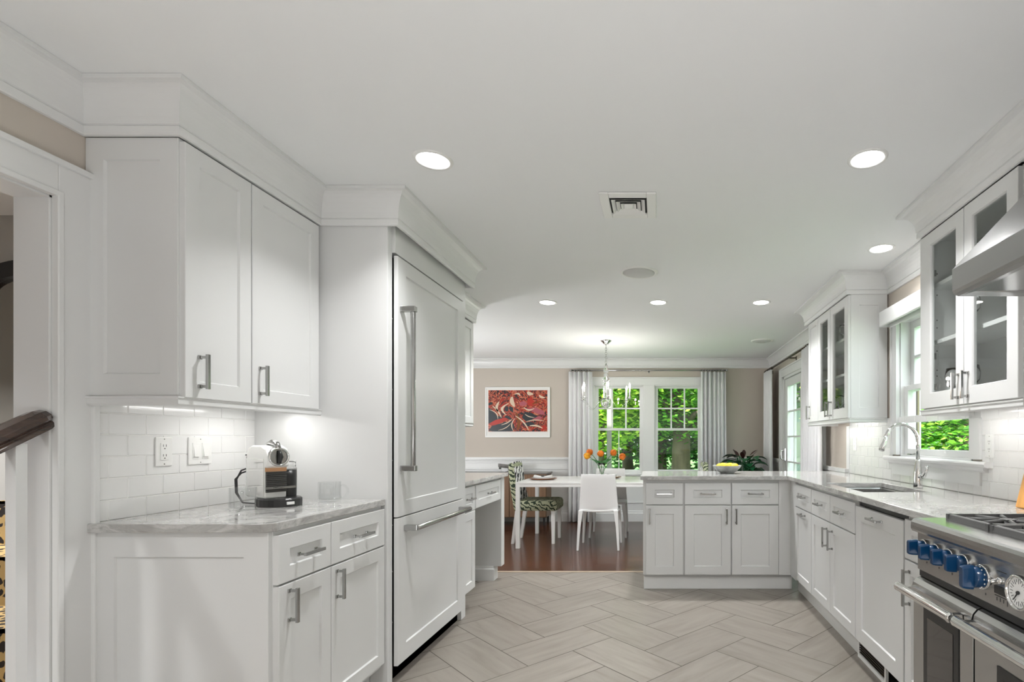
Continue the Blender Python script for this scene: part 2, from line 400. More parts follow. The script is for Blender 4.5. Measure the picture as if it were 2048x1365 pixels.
# right wall: sink window and patio door openings
WY0, WY1, WZ0, WZ1 = 2.775, 3.61, 1.09, 2.02
DY0, DY1, DZ = 5.28, 6.95, 2.03
XO = XR+.14
wr = MB(); wr.box(XR, XO, YF, WY0, 0, ZC).box(XR, XO, WY1, DY0, 0, ZC).box(XR, XO, DY1, YB+.15, 0, ZC)
wr.box(XR, XO, WY0, WY1, 0, WZ0).box(XR, XO, WY0, WY1, WZ1, ZC).box(XR, XO, DY0, DY1, DZ, ZC)
struct('wall_right', wr, 'wall')
# back wall with a pair of windows
BX0, BXM0, BXM1, BX1, BZ0, BZ1 = -.925, -.205, -.04, .66, .71, 2.01
YO = YB+.15
wb = MB(); wb.box(-4.6, BX0, YB, YO, 0, ZC).box(BX1, XR, YB, YO, 0, ZC).box(BX0, BX1, YB, YO, 0, BZ0).box(BX0, BX1, YB, YO, BZ1, ZC).box(BXM0, BXM1, YB, YO, BZ0, BZ1)
struct('wall_back', wb, 'wall')
wf = MB(); wf.box(XL-.1, XO, YF-.1, YF, 0, ZC)
struct('wall_front', wf, 'wall')
# crown moulding
def crown_prof(z0, proj=.075, h=None):
    zt = ZC-.001; z1 = z0+.032
    p = [(0, z0), (.012, z0), (.016, z0+.004), (.016, z1-.004), (.012, z1), (.018, z1+.003)]
    for k in range(1, 8):
        t = k/7*PI/2
        p.append((.018+(proj-.02-.006)*(1-math.cos(t)), z1+.003+(zt-.018-z1)*math.sin(t)))
    p += [(proj, zt-.014), (proj, zt), (0, zt)]
    return p
CW = MB()
PO = .0
sweep(CW, [(XL, YF), (XL, 1.792), (-1.632, 1.792), (-1.632, 2.543), (-1.262, 2.543), (-1.262, 3.575), (-1.622, 3.575), (-1.622, 4.65), (XL, 4.65), (XL, 4.70), (-4.6, 4.70)], crown_prof(2.236, .078))
struct('trim_2', CW, 'trim')
CW = MB()
sweep(CW, [(1.375, YF+.001), (1.375, 2.735), (XR, 2.735), (XR, 3.785), (1.375, 3.785), (1.375, 4.83), (XR, 4.83), (XR, 5.2)], crown_prof(2.25, .09), side=-1)
CW.box(1.3755, XR, YF, 1.990, 2.256, ZC-.001)
struct('trim_3', CW, 'trim')
CW = MB()
sweep(CW, [(XR, 5.2), (XR, YB), (-4.6, YB)], crown_prof(2.262, .075), side=-1)
struct('trim_4', CW, 'trim')
# wainscot of the dining room back wall: chair rail, framed panels, baseboard
ws = MB()
def wains(ax, a0, a1, frames):
    pl = ('y', YB, -1) if ax == 'y' else ('x', XR, -1)
    ws.pbox(pl, a0, a1, .0, .90, 0, .006)
    ws.pbox(pl, a0, a1, .915, .95, 0, .042).pbox(pl, a0, a1, .895, .915, 0, .026).pbox(pl, a0, a1, .865, .895, 0, .014)
    for f0, f1 in frames:
        z0, z1 = .27, .80
        for q in ((f0, f1, z1-.03, z1), (f0, f1, z0, z0+.03), (f0, f0+.03, z0, z1), (f1-.03, f1, z0, z1)):
            ws.pbox(pl, q[0], q[1], q[2], q[3], .006, .02)
wains('y', -4.6, -1.02, [(-4.4, -3.4), (-3.3, -2.3), (-2.2, -1.12)])
wains('y', .76, XR, [(.86, 1.55)])
struct('trim_5', ws, 'trim', bevel=.003)
ws = MB(); ws.pbox(('y', YB, -1), -1.02, .76, 0, .62, 0, .006)
for f0, f1 in ((-.95, -.15), (-.05, .70)):
    z0, z1 = .27, .56
    for q in ((f0, f1, z1-.03, z1), (f0, f1, z0, z0+.03), (f0, f0+.03, z0, z1), (f1-.03, f1, z0, z1)):
        ws.pbox(('y', YB, -1), q[0], q[1], q[2], q[3], .006, .02)
struct('trim_6', ws, 'trim', bevel=.003)
ws = MB(); 
for (a, b) in ((7.08, YB-.05), (4.55, 5.17)):
    ws.pbox(('x', XR, -1), a, b, 0, .90, 0, .006).pbox(('x', XR, -1), a, b, .915, .95, 0, .042).pbox(('x', XR, -1), a, b, .895, .915, 0, .026)
struct('trim_7', ws, 'trim', bevel=.003)
bb = [(0, 0), (.02, 0), (.02, .12), (.012, .135), (.012, .15), (.006, .16), (0, .16)]
b_ = MB(); sweep(b_, [(XR-.01, YB-.006), (-4.6, YB-.006)], bb, side=-1); struct('baseboard_back', b_, 'trim')
b_ = MB(); sweep(b_, [(XR-.006, 7.08), (XR-.006, YB)], bb, side=-1); struct('baseboard_right', b_, 'trim')

struct('trim_16', MB().pbox(('x', XR, -1), 4.531, 4.60, .9145, 1.32, 0, .012), 'trim', bevel=.002)
# ---- window frames
def sash(mb, pl, a0, a1, z0, z1, c0, c1, st, br, tr, nv=0, nh=0, mun=.022):
    mb.pbox(pl, a0, a0+st, z0, z1, c0, c1).pbox(pl, a1-st, a1, z0, z1, c0, c1)
    mb.pbox(pl, a0+st, a1-st, z0, z0+br, c0, c1).pbox(pl, a0+st, a1-st, z1-tr, z1, c0, c1)
    for k in range(1, nv+1):
        x = a0+st+(a1-a0-2*st)*k/(nv+1); mb.pbox(pl, x-mun/2, x+mun/2, z0+br, z1-tr, c0+.004, c1-.004)
    for k in range(1, nh+1):
        z = z0+br+(z1-tr-z0-br)*k/(nh+1); mb.pbox(pl, a0+st, a1-st, z-mun/2, z+mun/2, c0+.0045, c1-.0045)
def casing(mb, pl, a0, a1, z0, z1, wd, th=.02, bottom=False, head=None):
    head = head or wd
    for q in ((a0-wd, a0, z0, z1+head), (a1, a1+wd, z0, z1+head), (a0, a1, z1, z1+head)): mb.pbox(pl, *q, 0, th)
    e = .018
    for q in ((a0-wd-.001, a0-wd+e, z0, z1+head+.001), (a1+wd-e, a1+wd+.001, z0, z1+head+.001), (a0-wd, a1+wd, z1+head-e, z1+head+.001)): mb.pbox(pl, *q, 0, th+.012)
# back pair
pb = ('y', YB, -1)
for n, (a0, a1, nm) in enumerate(((BX0, BXM0, 'window_1'), (BXM1, BX1, 'window_2'))):
    fr = MB(); j = .012
    fr.pbox(pb, a0, a0+j, BZ0, BZ1, -.15, 0).pbox(pb, a1-j, a1, BZ0, BZ1, -.15, 0).pbox(pb, a0, a1, BZ1-j, BZ1, -.15, 0).pbox(pb, a0, a1, BZ0, BZ0+j, -.15, 0)
    mid = 1.36
    wn = struct(nm, fr, 'trim')
    u = MB(); sash(u, pb, a0+j, a1-j, mid-.018, BZ1-j, -.095, -.055, .042, .034, .03, 2, 1); u.build('upper_sash', 'trim', wn, bevel=.002)
    l = MB(); sash(l, pb, a0+j, a1-j, BZ0+j, mid+.018, -.05, -.012, .042, .04, .034, 1 if n == 0 else 0, 0, .012); l.build('lower_sash', 'trim', wn, bevel=.002)
    MB().pbox(pb, a0+j+.04, a1-j-.04, mid, BZ1-.03, -.078, -.074).build('pane', 'pane', wn)
    MB().pbox(pb, a0+j+.04, a1-j-.04, BZ0+.04, mid, -.034, -.030).build('pane', 'pane', wn)
cs = MB(); casing(cs, pb, BX0, BX1, BZ0-.02, BZ1, .10, .02, head=.12)
cs.pbox(pb, BXM0-.0, BXM1+.0, BZ0-.02, BZ1, 0, .02)
cs.pbox(pb, BX0-.13, BX1+.13, BZ0-.03, BZ0, 0, .06).pbox(pb, BX0-.10, BX1+.10, BZ0-.10, BZ0-.03, 0, .022)
struct('trim_8', cs, 'trim', bevel=.003)
# sink window
pr = ('x', XR, -1)
fr = MB(); j = .012
fr.pbox(pr, WY0, WY0+j, WZ0, WZ1, -.14, 0).pbox(pr, WY1-j, WY1, WZ0, WZ1, -.14, 0).pbox(pr, WY0, WY1, WZ1-j, WZ1, -.14, 0).pbox(pr, WY0, WY1, WZ0, WZ0+j, -.14, 0)
wn = struct('window_3', fr, 'trim')
u = MB(); sash(u, pr, WY0+j, WY1-j, 1.535, WZ1-j, -.105, -.068, .05, .035, .05, 0, 1, .02); u.build('upper_sash', 'trim', wn, bevel=.002)
l = MB(); sash(l, pr, WY0+j, WY1-j, WZ0+j, 1.57, -.062, -.025, .05, .04, .035); l.build('lower_sash', 'trim', wn, bevel=.002)
MB().pbox(pr, WY0+.06, WY1-.06, 1.56, WZ1-.05, -.088, -.084).build('pane', 'pane', wn)
MB().pbox(pr, WY0+.06, WY1-.06, WZ0+.04, 1.55, -.046, -.042).build('pane', 'pane', wn)
tk_ = MB().box(XR+.106, XR+.114, WY1-.014, WY1-.012, WZ0+.012, WZ1-.012); tk_.build('screen_track', 'bronze', wn)
MB().box(XR+.115, XR+.128, WY1-.0135, WY1-.012, WZ0+.012, WZ1-.012).build('screen_frame', mat('tan screen frame', (.30, .24, .15), .6), wn)
sk = MB(); sk.cyl((XR+.02, 3.50, 1.103), (XR+.02, 3.44, 1.112), .004, .004, 8); sk.box(XR+.012, XR+.03, 3.49, 3.53, 1.102, 1.11); sk.build('crank', 'nickel', wn)
cs = MB()
for q in ((WY1, WY1+.09, 1.10, WZ1+.09), (WY0-.09, WY0, 1.10, 1.315), (WY0-.0, WY0+.001, 1.31, WZ1+.09), (WY0+.001, WY1, WZ1, WZ1+.09)): cs.pbox(pr, *q, 0, .022)
cs.pbox(pr, WY1+.075, WY1+.091, 1.10, WZ1+.09, 0, .03)
cs.pbox(pr, WY1-.003, WY1+.012, 1.101, WZ1-.001, .001, .028)
struct('trim_9', cs, 'trim', bevel=.002)
cs = MB(); sweep(cs, [(XR, 2.595), (XR, 3.76)], [(0, 1.06), (.04, 1.06), (.052, 1.066), (.056, 1.078), (.052, 1.086), (.045, 1.09), (0, 1.09)], side=-1)
sweep(cs, [(XR, 2.63), (XR, 3.72)], [(0, 1.035), (.022, 1.035), (.034, 1.045), (.038, 1.06), (0, 1.06)], side=-1)
cs.pbox(pr, 2.685, 3.69, .965, 1.036, 0, .02)
struct('trim_10', cs, 'trim')
# patio door
pd = MB(); pd.pbox(pr, DY0, DY0+.03, 0, DZ, -.14, 0).pbox(pr, DY1-.03, DY1, 0, DZ, -.14, 0).pbox(pr, DY0, DY1, DZ-.03, DZ, -.14, 0).pbox(pr, DY0, DY1, 0, .03, -.14, 0)
dr = struct('door_1', pd, 'trim')
for a0, a1, c0, c1 in ((6.08, 6.915, -.06, -.02), (5.315, 6.14, -.11, -.07)):
    lf = MB(); sash(lf, pr, a0, a1, .035, DZ-.035, c0, c1, .11, .24, .10, 1, 4, .02)
    o = lf.build('door_leaf', 'trim', dr, bevel=.002)
    MB().pbox(pr, a0+.1, a1-.1, .25, DZ-.12, (c0+c1)/2-.002, (c0+c1)/2+.002).build('pane', 'pane', o)
    if a1 > 6.5:
        h = MB(); x = XR-.005; h.box(x, x+.02, 6.845, 6.885, .93, 1.09).tube([(x, 6.865, .945), (x-.045, 6.865, .96), (x-.045, 6.865, 1.06), (x, 6.865, 1.075)], .009, 8)
        h.build('door_handle', 'chrome', o)
cs = MB(); casing(cs, pr, DY0, DY1, 0, DZ, .10, .022, head=.11); struct('trim_11', cs, 'trim', bevel=.003)
# left hall opening trim
po = ('x', XL, 1)
cs = MB(); casing(cs, po, OY0, OY1, 0, OZ, .115, .018)
for q in ((OY1-.006, OY1+.012, 0, OZ+.012), (OY0-.012, OY0+.006, 0, OZ+.012), (OY0, OY1, OZ-.006, OZ+.0125)): cs.pbox(po, *q, .0005, .024)
struct('trim_12', cs, 'trim', bevel=.003)
cs = MB(); cs.box(XL-.115, XL, OY1-.012, OY1+.0, 0, OZ).box(XL-.115, XL, OY0, OY0+.012, 0, OZ).box(XL-.115, XL, OY0, OY1, OZ-.012, OZ)
struct('trim_13', cs, 'trim', bevel=.001)

# ---- subway tile
def tiles(name, pl, a0, a1, z0, z1, cut, zref, parity=0, L=.138, Hh=.0775, ph=0):
    g = .0012; mb = MB(); mb.cur = 1; k0 = int((z0-zref)/Hh)-2
    holes = cut
    def sub(rects, h):
        out = []
        for r in rects:
            x0, x1, y0, y1 = max(r[0], h[0]), min(r[1], h[1]), max(r[2], h[2]), min(r[3], h[3])
            if x0 >= x1 or y0 >= y1: out.append(r); continue
            if r[0] < x0: out.append((r[0], x0, r[2], r[3]))
            if x1 < r[1]: out.append((x1, r[1], r[2], r[3]))
            if r[2] < y0: out.append((x0, x1, r[2], y0))
            if y1 < r[3]: out.append((x0, x1, y1, r[3]))
        return out
    back = [(a0, a1, z0, z1)]
    for h in holes: back = sub(back, h)
    for r in back: mb.pbox(pl, r[0], r[1], r[2], r[3], 0, .006)
    mb.cur = 0
    for k in range(k0, k0+60):
        zb = zref+k*Hh
        if zb > z1: break
        if zb+Hh < z0: continue
        st = ph+((k+parity) % 2)*L/2; n0 = int((a0-st)/L)-2
        for n in range(n0, n0+60):
            s = st+n*L
            if s > a1: break
            r = (max(s+g, a0), min(s+L-g, a1), max(zb+g, z0), min(zb+Hh-g, z1))
            if r[1]-r[0] < .004 or r[3]-r[2] < .004: continue
            rs = [r]
            for h in holes: rs = sub(rs, h)
            for r in rs:
                if r[1]-r[0] < .004 or r[3]-r[2] < .004: continue
                e = .0018; c = [(r[0], r[2]), (r[1], r[2]), (r[1], r[3]), (r[0], r[3])]
                i = [(r[0]+e, r[2]+e), (r[1]-e, r[2]+e), (r[1]-e, r[3]-e), (r[0]+e, r[3]-e)]
                mb.add([P3(pl, a, z, .006) for a, z in c]+[P3(pl, a, z, .0085) for a, z in i],
                       [(4, 5, 6, 7)]+[(q, (q+1) % 4, (q+1) % 4+4, q+4) for q in range(4)])
    return struct(name, mb, ['tile', 'grout'])
tiles('trim_14', po, 1.822, 2.542, .9145, 1.35, [], .9095, 0, ph=1.863)
tiles('trim_15', pr, .9, 4.53, .9145, 1.36, [(WY0-.09, WY1+.09, .965, 1.315), (2.64, 3.715, 1.036, 1.062), (2.60, 3.755, 1.062, 1.089)], .9145, 0)
# ---- ceiling fixtures
def can_light(x, y, label, group='recessed ceiling lamps', r=.082, pw=1.0):
    t = thing('recessed_ceiling_light', label, 'ceiling light', (x, y, ZC-.004), group)
    MB().lathe([(r*.78, ZC+.001), (r*.78, ZC-.003), (r*.84, ZC-.006), (r*.97, ZC-.005), (r, ZC-.001), (r, ZC+.0005)], (x, y, 0), 40).build('trim_ring', 'whiteplastic', t)
    MB().lathe([(.0005, ZC-.0025), (r*.4, ZC-.003), (r*.785, ZC-.0025), (r*.785, ZC-.0005), (.0005, ZC-.0005)], (x, y, 0), 40).build('lens', 'lens', t)
    ld = bpy.data.lights.new('lamp', 'AREA'); ld.shape = 'DISK'; ld.size = .13; ld.energy = CAN_W*pw; ld.color = (.985, .985, .985); ld.spread = R(118)
    lo = bpy.data.objects.new('lamp', ld); C.objects.link(lo); lo.parent = t; lo.location = (0, 0, -.012)
    return t
for x, y, lb in ((-.958, 2.246, 'round recessed ceiling lamp nearest the tall refrigerator'), (.896, 2.234, 'round recessed ceiling lamp nearest the range hood'),
                 (1.40, 3.28, 'round recessed ceiling lamp above the sink by the crown moulding'), (-.952, 4.565, 'left lamp in the far row of three recessed ceiling lamps'),
                 (.01, 4.565, 'middle lamp in the far row of three recessed ceiling lamps'), (.905, 4.565, 'right lamp in the far row of three recessed ceiling lamps'),
                 (-.958, .2, 'added ceiling lamp over the unseen near end of the kitchen, left side'), (.896, .2, 'added ceiling lamp over the unseen near end of the kitchen, right side'),  # this pair is out of view, added for more light
                 (-.958, -1.5, 'added unseen ceiling lamp by the rear wall, left side'), (.896, -1.5, 'added unseen ceiling lamp by the rear wall, right side')):  # extra pair behind the camera, also added to light the room
    can_light(x, y, lb, pw=.22 if x > 1.2 else .72 if (x < 0 and 2 < y < 3) else 1.0)
def speaker(x, y, r, label):
    t = thing('ceiling_speaker', label, 'ceiling speaker', (x, y, ZC-.004), 'round ceiling speakers')
    MB().lathe([(r*.84, ZC), (r*.84, ZC-.006), (r*.93, ZC-.010), (r, ZC-.002), (r, ZC)], (x, y, 0), 48).build('rim', 'whiteplastic', t)
    MB().lathe([(.0005, ZC-.022), (r*.5, ZC-.019), (r*.84, ZC-.006), (r*.84, ZC-.001), (.0005, ZC-.001)], (x, y, 0), 48).build('grille', 'grille', t)
speaker(-.129, 3.75, .135, 'round white ceiling speaker just beyond the square air vent')
speaker(1.265, 6.33, .13, 'small far round ceiling speaker over the dining room')
vx, vy, vw = -.144, 2.672, .14
t = thing('ceiling_vent', 'square white ceiling air vent with nested louvres', 'air vent', (vx, vy, ZC-.01))
fr = MB()
for q in ((-vw, -vw*.66, -vw, vw), (vw*.66, vw, -vw, vw), (-vw*.66, vw*.66, -vw, -vw*.66), (-vw*.66, vw*.66, vw*.66, vw)): fr.box(vx+q[0], vx+q[1], vy+q[2], vy+q[3], ZC-.011, ZC-.0005)
fr.build('frame', 'whiteplastic', t, bevel=.004)
MB().box(vx-vw*.66, vx+vw*.66, vy-vw*.66, vy+vw*.66, ZC-.002, ZC-.0003).build('backing', 'gap', t)
for k, a in enumerate((.62, .46, .30)):
    a *= vw; b = a-.004; a, b = b-.016, b; lv = MB()
    o_ = [(-1, -1), (1, -1), (1, 1), (-1, 1)]
    lv.loft([[(vx+x*a, vy+y*a, ZC-.003) for x, y in o_], [(vx+x*b, vy+y*b, ZC-.014) for x, y in o_], [(vx+x*(b-.002), vy+y*(b-.002), ZC-.014) for x, y in o_], [(vx+x*(a-.002), vy+y*(a-.002), ZC-.003) for x, y in o_]], True, False, False)
    lv.build('louvre', 'whiteplastic', t)
MB().box(vx-.024, vx+.024, vy-.024, vy+.024, ZC-.014, ZC-.003).build('centre_plate', 'whiteplastic', t, bevel=.006)
for dx, dy in ((-.115, 0), (.115, 0), (0, -.115), (0, .115)):
    MB().lathe([(.0005, ZC-.0075), (.003, ZC-.0072), (.003, ZC-.005)], (vx+dx, vy+dy, 0), 8).build('screw', 'nickel', t)
# ================================================================== CABINETS
def loops(mb, pl, Ls, back=True):
    """nested rectangles (a0,a1,z0,z1,c) joined by faces"""
    rg = [[P3(pl, q[0], q[2], q[4]), P3(pl, q[1], q[2], q[4]), P3(pl, q[1], q[3], q[4]), P3(pl, q[0], q[3], q[4])] for q in Ls]
    return mb.loft(rg, True, back, False)
def shaker(mb, pl, a0, a1, z0, z1, c0=0, t=.02, st=.058, rec=.008, rail=None, st0=None):
    rail = rail or st; st0 = st0 or st; e = .0018
    L = [(a0, a1, z0, z1, c0), (a0, a1, z0, z1, c0+t-e), (a0+e, a1-e, z0+e, z1-e, c0+t), (a0+st0, a1-st, z0+rail, z1-rail, c0+t), (a0+st0+.004, a1-st-.004, z0+rail+.004, z1-rail-.004, c0+t-rec)]
    return loops(mb, pl, L)
def glassframe(mb, pl, a0, a1, z0, z1, c0, t, sa0, sa1, rb, rt):
    e = .0018
    L = [(a0+sa0, a1-sa1, z0+rb, z1-rt, c0), (a0, a1, z0, z1, c0), (a0, a1, z0, z1, c0+t-e), (a0+e, a1-e, z0+e, z1-e, c0+t),
         (a0+sa0-.004, a1-sa1+.004, z0+rb-.004, z1-rt+.004, c0+t), (a0+sa0, a1-sa1, z0+rb, z1-rt, c0+t-.007), (a0+sa0, a1-sa1, z0+rb, z1-rt, c0)]
    rg = [[P3(pl, q[0], q[2], q[4]), P3(pl, q[1], q[2], q[4]), P3(pl, q[1], q[3], q[4]), P3(pl, q[0], q[3], q[4])] for q in L]
    return mb.loft(rg, True, False, False)
def pull(pl, kind, q0, q1, fixed, c, parent, name='handle'):
    """square bar pull standing on two feet; kind 'v': q are heights, fixed=a; 'h': q are a, fixed=z"""
    mb = MB()
    def b(p0, p1, s0, s1, c0, c1):
        if kind == 'v': mb.pbox(pl, fixed+s0, fixed+s1, p0, p1, c0, c1)
        else: mb.pbox(pl, p0, p1, fixed+s0, fixed+s1, c0, c1)
    b(q0, q1, -.0058, .0058, c+.026, c+.036)
    for p in (q0+.003, q1-.017):
        b(p, p+.014, -.007, .007, c, c+.006); b(p+.002, p+.012, -.004, .004, c+.006, c+.027)
    return mb.build(name, 'pull', parent, bevel=.0012)
def door(par, pl, a0, a1, z0, z1, h=None, name='door', c0=0, st=.058, rail=None, **k):
    mb = MB(); shaker(mb, pl, a0, a1, z0, z1, c0, .02, st, rail=rail, **k)
    o = mb.build(name, 'paint', par)
    if h: pull(pl, h[0], h[1], h[2], h[3], c0+.02, o)
    return o
LP = lambda X: ('x', X, 1)
RP = lambda X: ('x', X, -1)
# ---- left base unit
FL = 1.315
t = thing('base_cabinet', 'white shaker base cabinet with two drawers over two doors beside the hall doorway', 'cabinet', (-1.64, 2.18, 0), 'white shaker kitchen cabinets')
b = MB(); b.box(XL+.001, -FL-.02, 1.825, 2.54, .10, .883).box(XL+.001, -FL-.075, 1.84, 2.54, 0, .10); b.build('body', 'paint', t, bevel=.001)
b = MB(); shaker(b, ('y', 1.825, -1), XL+.002, -FL-.022, .0, .883, 0, .02, .085, rail=.085); b.build('end_panel', 'paint', t)
pl = LP(-FL-.02)
door(t, pl, 1.826, 2.118, .695, .868, ('h', 1.915, 2.03, .782), 'drawer', st=.055)
door(t, pl, 2.122, 2.535, .695, .868, ('h', 2.27, 2.385, .782), 'drawer', st=.055)
door(t, pl, 1.826, 2.118, .122, .688, ('v', .548, .672, 1.876))
door(t, pl, 2.122, 2.535, .122, .688, ('v', .548, .672, 2.155))
# worktop
b = MB(); b.poly([(XL+.001, 1.785), (-1.345, 1.785), (-FL, 1.815), (-FL, 2.5425), (XL+.001, 2.5425)], .884, .031)
o = b.build('worktop', 'marble', bevel=.003); tagp(o, 'grey veined marble worktop under the coffee machine', 'worktop')
# ---- left wall unit
def wall_unit(label, loc, x0, xf, y0, y1, z0, z1, sgn, panel_near=True, panel_far=False, name='wall_cabinet', glassy=False, shelves=(), backm='paint'):
    t = thing(name, label, 'cabinet', loc, 'white shaker kitchen cabinets')
    b = MB(); T = .018
    if glassy:
        b.box(x0, xf, y0, y0+T, z0, z1).box(x0, xf, y1-T, y1, z0, z1).box(x0, xf, y0+T, y1-T, z0, z0+T).box(x0, xf, y0+T, y1-T, z1-T, z1).box(x0, x0-sgn*.01 if False else x0+(.01 if xf > x0 else -.01), y0+T, y1-T, z0+T, z1-T)
    else: b.box(x0, xf, y0, y1, z0, z1)
    b.build('body', 'paint', t, bevel=.001)
    if panel_near: b = MB(); shaker(b, ('y', y0, -1), min(x0, xf)+.001, max(x0, xf), z0, z1, 0, .018, .062, rail=.075); b.build('end_panel', 'paint', t)
    r = MB(); f = .012; pr_ = [(0, z0-.034), (f*.4, z0-.034), (f, z0-.028), (f, z0-.012), (f+.004, z0-.008), (f+.004, z0-.003), (0, z0-.003)]
    ya = y0-(.018 if panel_near else 0)
    if sgn > 0: sweep(r, [(x0+.003, ya), (xf, ya), (xf, y1), (x0+.003, y1)], pr_, side=1)
    else: sweep(r, [(x0-.003, ya), (xf, ya), (xf, y1), (x0-.003, y1)], pr_, side=-1)
    r.build('light_rail', 'paint', t)
    for k, z in enumerate(shelves):
        MB().box(x0+(.012 if xf > x0 else -.012), xf+(-.03 if xf > x0 else .03), y0+T+.001, y1-T-.001, z-.01, z+.01).build('shelf', 'paint', t, bevel=.001)
    return t
t = wall_unit('white shaker wall cabinet with two doors above the coffee machine', (-1.8, 2.16, 1.32), XL, -1.637, 1.812, 2.5425, 1.352, 2.236, 1)
pl = LP(-1.637)
door(t, pl, 1.800, 2.094, 1.347, 2.225, ('v', 1.38, 1.503, 1.855))
door(t, pl, 2.099, 2.512, 1.347, 2.225, ('v', 1.38, 1.503, 2.138))
# ---- refrigerator and its surround
t = thing('refrigerator_surround', 'tall white panelled cabinet enclosing the refrigerator', 'cabinet', (-1.6, 3.06, 0), 'white shaker kitchen cabinets')
b = MB(); b.box(XL+.001, -1.305, 2.5435, 2.588, 0, 2.36).box(XL+.001, -1.305, 3.50, 3.575, 0, 2.36); b.build('side_panel', 'paint', t, bevel=.002)
b = MB(); b.box(XL+.001, -1.29, 2.5885, 3.499, 2.125, 2.36); b.build('top_panel', 'paint', t, bevel=.001)
t = thing('refrigerator', 'built-in refrigerator behind white shaker panels with chrome bar handles', 'refrigerator', (-1.6, 3.04, 0))
b = MB(); b.box(XL+.02, -1.33, 2.59, 3.495, .0, 2.12); b.build('body', 'gap', t)
MB().box(-1.33, -1.308, 2.5885, 2.596, .01, 2.115).build('hinge_strip', 'nickel', t)
for z in (.30, .55, .78, 1.1, 1.45, 1.8): MB().ball((-1.307, 2.592, z), .003, seg=8, rn=5).build('screw', 'chrome', t)
MB().box(-1.33, -1.40, 2.6, 3.49, 0, .07).build('toe_grille', 'gap', t)
pl = LP(-1.30)
d = door(t, pl, 2.594, 3.462, .818, 2.112, None, 'door', st=.085, rail=.075)
hb = MB()
for z in (1.045, 1.842): hb.box(-1.28, -1.205, 2.612, 2.642, z, z+.028)
hb.tube([(-1.220, 2.627, 1.07), (-1.220, 2.627, 1.845)], .0125, 16)
hb.build('handle', 'nickel', d, bevel=.003)
d = door(t, pl, 2.594, 3.462, .082, .812, None, 'freezer_drawer', st=.085, rail=.085)
hb = MB()
for y in (2.655, 3.385): hb.box(-1.28, -1.215, y, y+.03, .742, .77)
hb.tube([(-1.213, 2.66, .756), (-1.213, 3.41, .756)], .014, 16)
hb.build('handle', 'nickel', d, bevel=.003)
# ---- desk run
FD = 1.35
t = thing('desk_cabinet', 'narrow white base cabinet between the refrigerator and the desk knee space', 'cabinet', (-1.65, 3.71, 0), 'white shaker kitchen cabinets')
b = MB(); b.box(XL, -FD, 3.576, 3.845, .11, .883).box(XL, -FD-.06, 3.576, 3.83, 0, .11); b.build('body', 'paint', t, bevel=.001)
door(t, LP(-FD), 3.60, 3.84, .695, .868, ('h', 3.66, 3.77, .782), 'drawer', st=.05)
door(t, LP(-FD), 3.60, 3.84, .127, .688)
t = thing('desk', 'built-in white kitchen desk with one drawer over an open knee space', 'desk', (-1.65, 4.2, 0), 'white shaker kitchen cabinets')
b = MB(); b.box(XL+.002, -FD, 3.846, 4.488, .69, .883); b.build('apron', 'paint', t, bevel=.001)
b = MB(); b.box(XL+.002, -FD-.06, 4.49, 4.575, 0, .12).box(XL+.002, -FD+.02, 4.49, 4.575, .12, .883); b.build('end_panel', 'paint', t, bevel=.003)
b = MB(); sweep(b, [(XL+.002, 4.49), (-FD-.055, 4.49), (-FD-.055, 4.58)], [(0, 0), (.015, 0), (.015, .095), (.009, .108), (.009, .12), (0, .125)], side=1); b.build('base_moulding', 'trim', t)
door(t, LP(-FD), 3.86, 4.47, .70, .868, ('h', 4.115, 4.225, .782), 'drawer', st=.055)
b = MB(); b.poly([(XL+.001, 3.577), (-FD+.045, 3.577), (-FD+.045, 4.60), (XL+.001, 4.60)], .884, .031)
o = b.build('worktop', 'marble', bevel=.003); tagp(o, 'small marble worktop over the built-in desk past the refrigerator', 'worktop')
t = wall_unit('white wall cabinet above the desk, mostly hidden by the refrigerator', (-1.8, 4.1, 1.32), XL, -1.637, 3.58, 4.63, 1.352, 2.236, 1, panel_near=False)
pl = LP(-1.637); door(t, pl, 3.60, 4.10, 1.347, 2.225, ('v', 1.38, 1.503, 4.06)); door(t, pl, 4.105, 4.625, 1.347, 2.225, ('v', 1.38, 1.503, 4.14))
# ---- peninsula
t = thing('peninsula_cabinet', 'white shaker peninsula with three drawers above three doors', 'cabinet', (.45, 4.5, 0), 'white shaker kitchen cabinets')
b = MB(); b.box(-.112, 1.06, 4.22, 4.80, .118, .883).box(-.106, 1.075, 4.245, 4.79, 0, .118); b.build('body', 'paint', t, bevel=.001)
pl = ('y', 4.22, -1)
for a0, a1, ha in ((-.088, .207, -.058), (.223, .590, .556), (.600, .972, .632)):
    m_ = (a0+a1)/2
    door(t, pl, a0, a1, .685, .857, ('h', m_-.063, m_+.063, .772), 'drawer', st=.068, rail=.055)
    door(t, pl, a0, a1, .122, .677, ('v', .53, .655, ha), st=.072, rail=.068)
MB().box(.975, 1.0845, 4.205, 4.219, .118, .883).build('filler_panel', 'paint', t, bevel=.001)
MB().box(-.1065, 1.09, 4.235, 4.244, 0, .10).build('base_moulding', 'trim', t, bevel=.002)
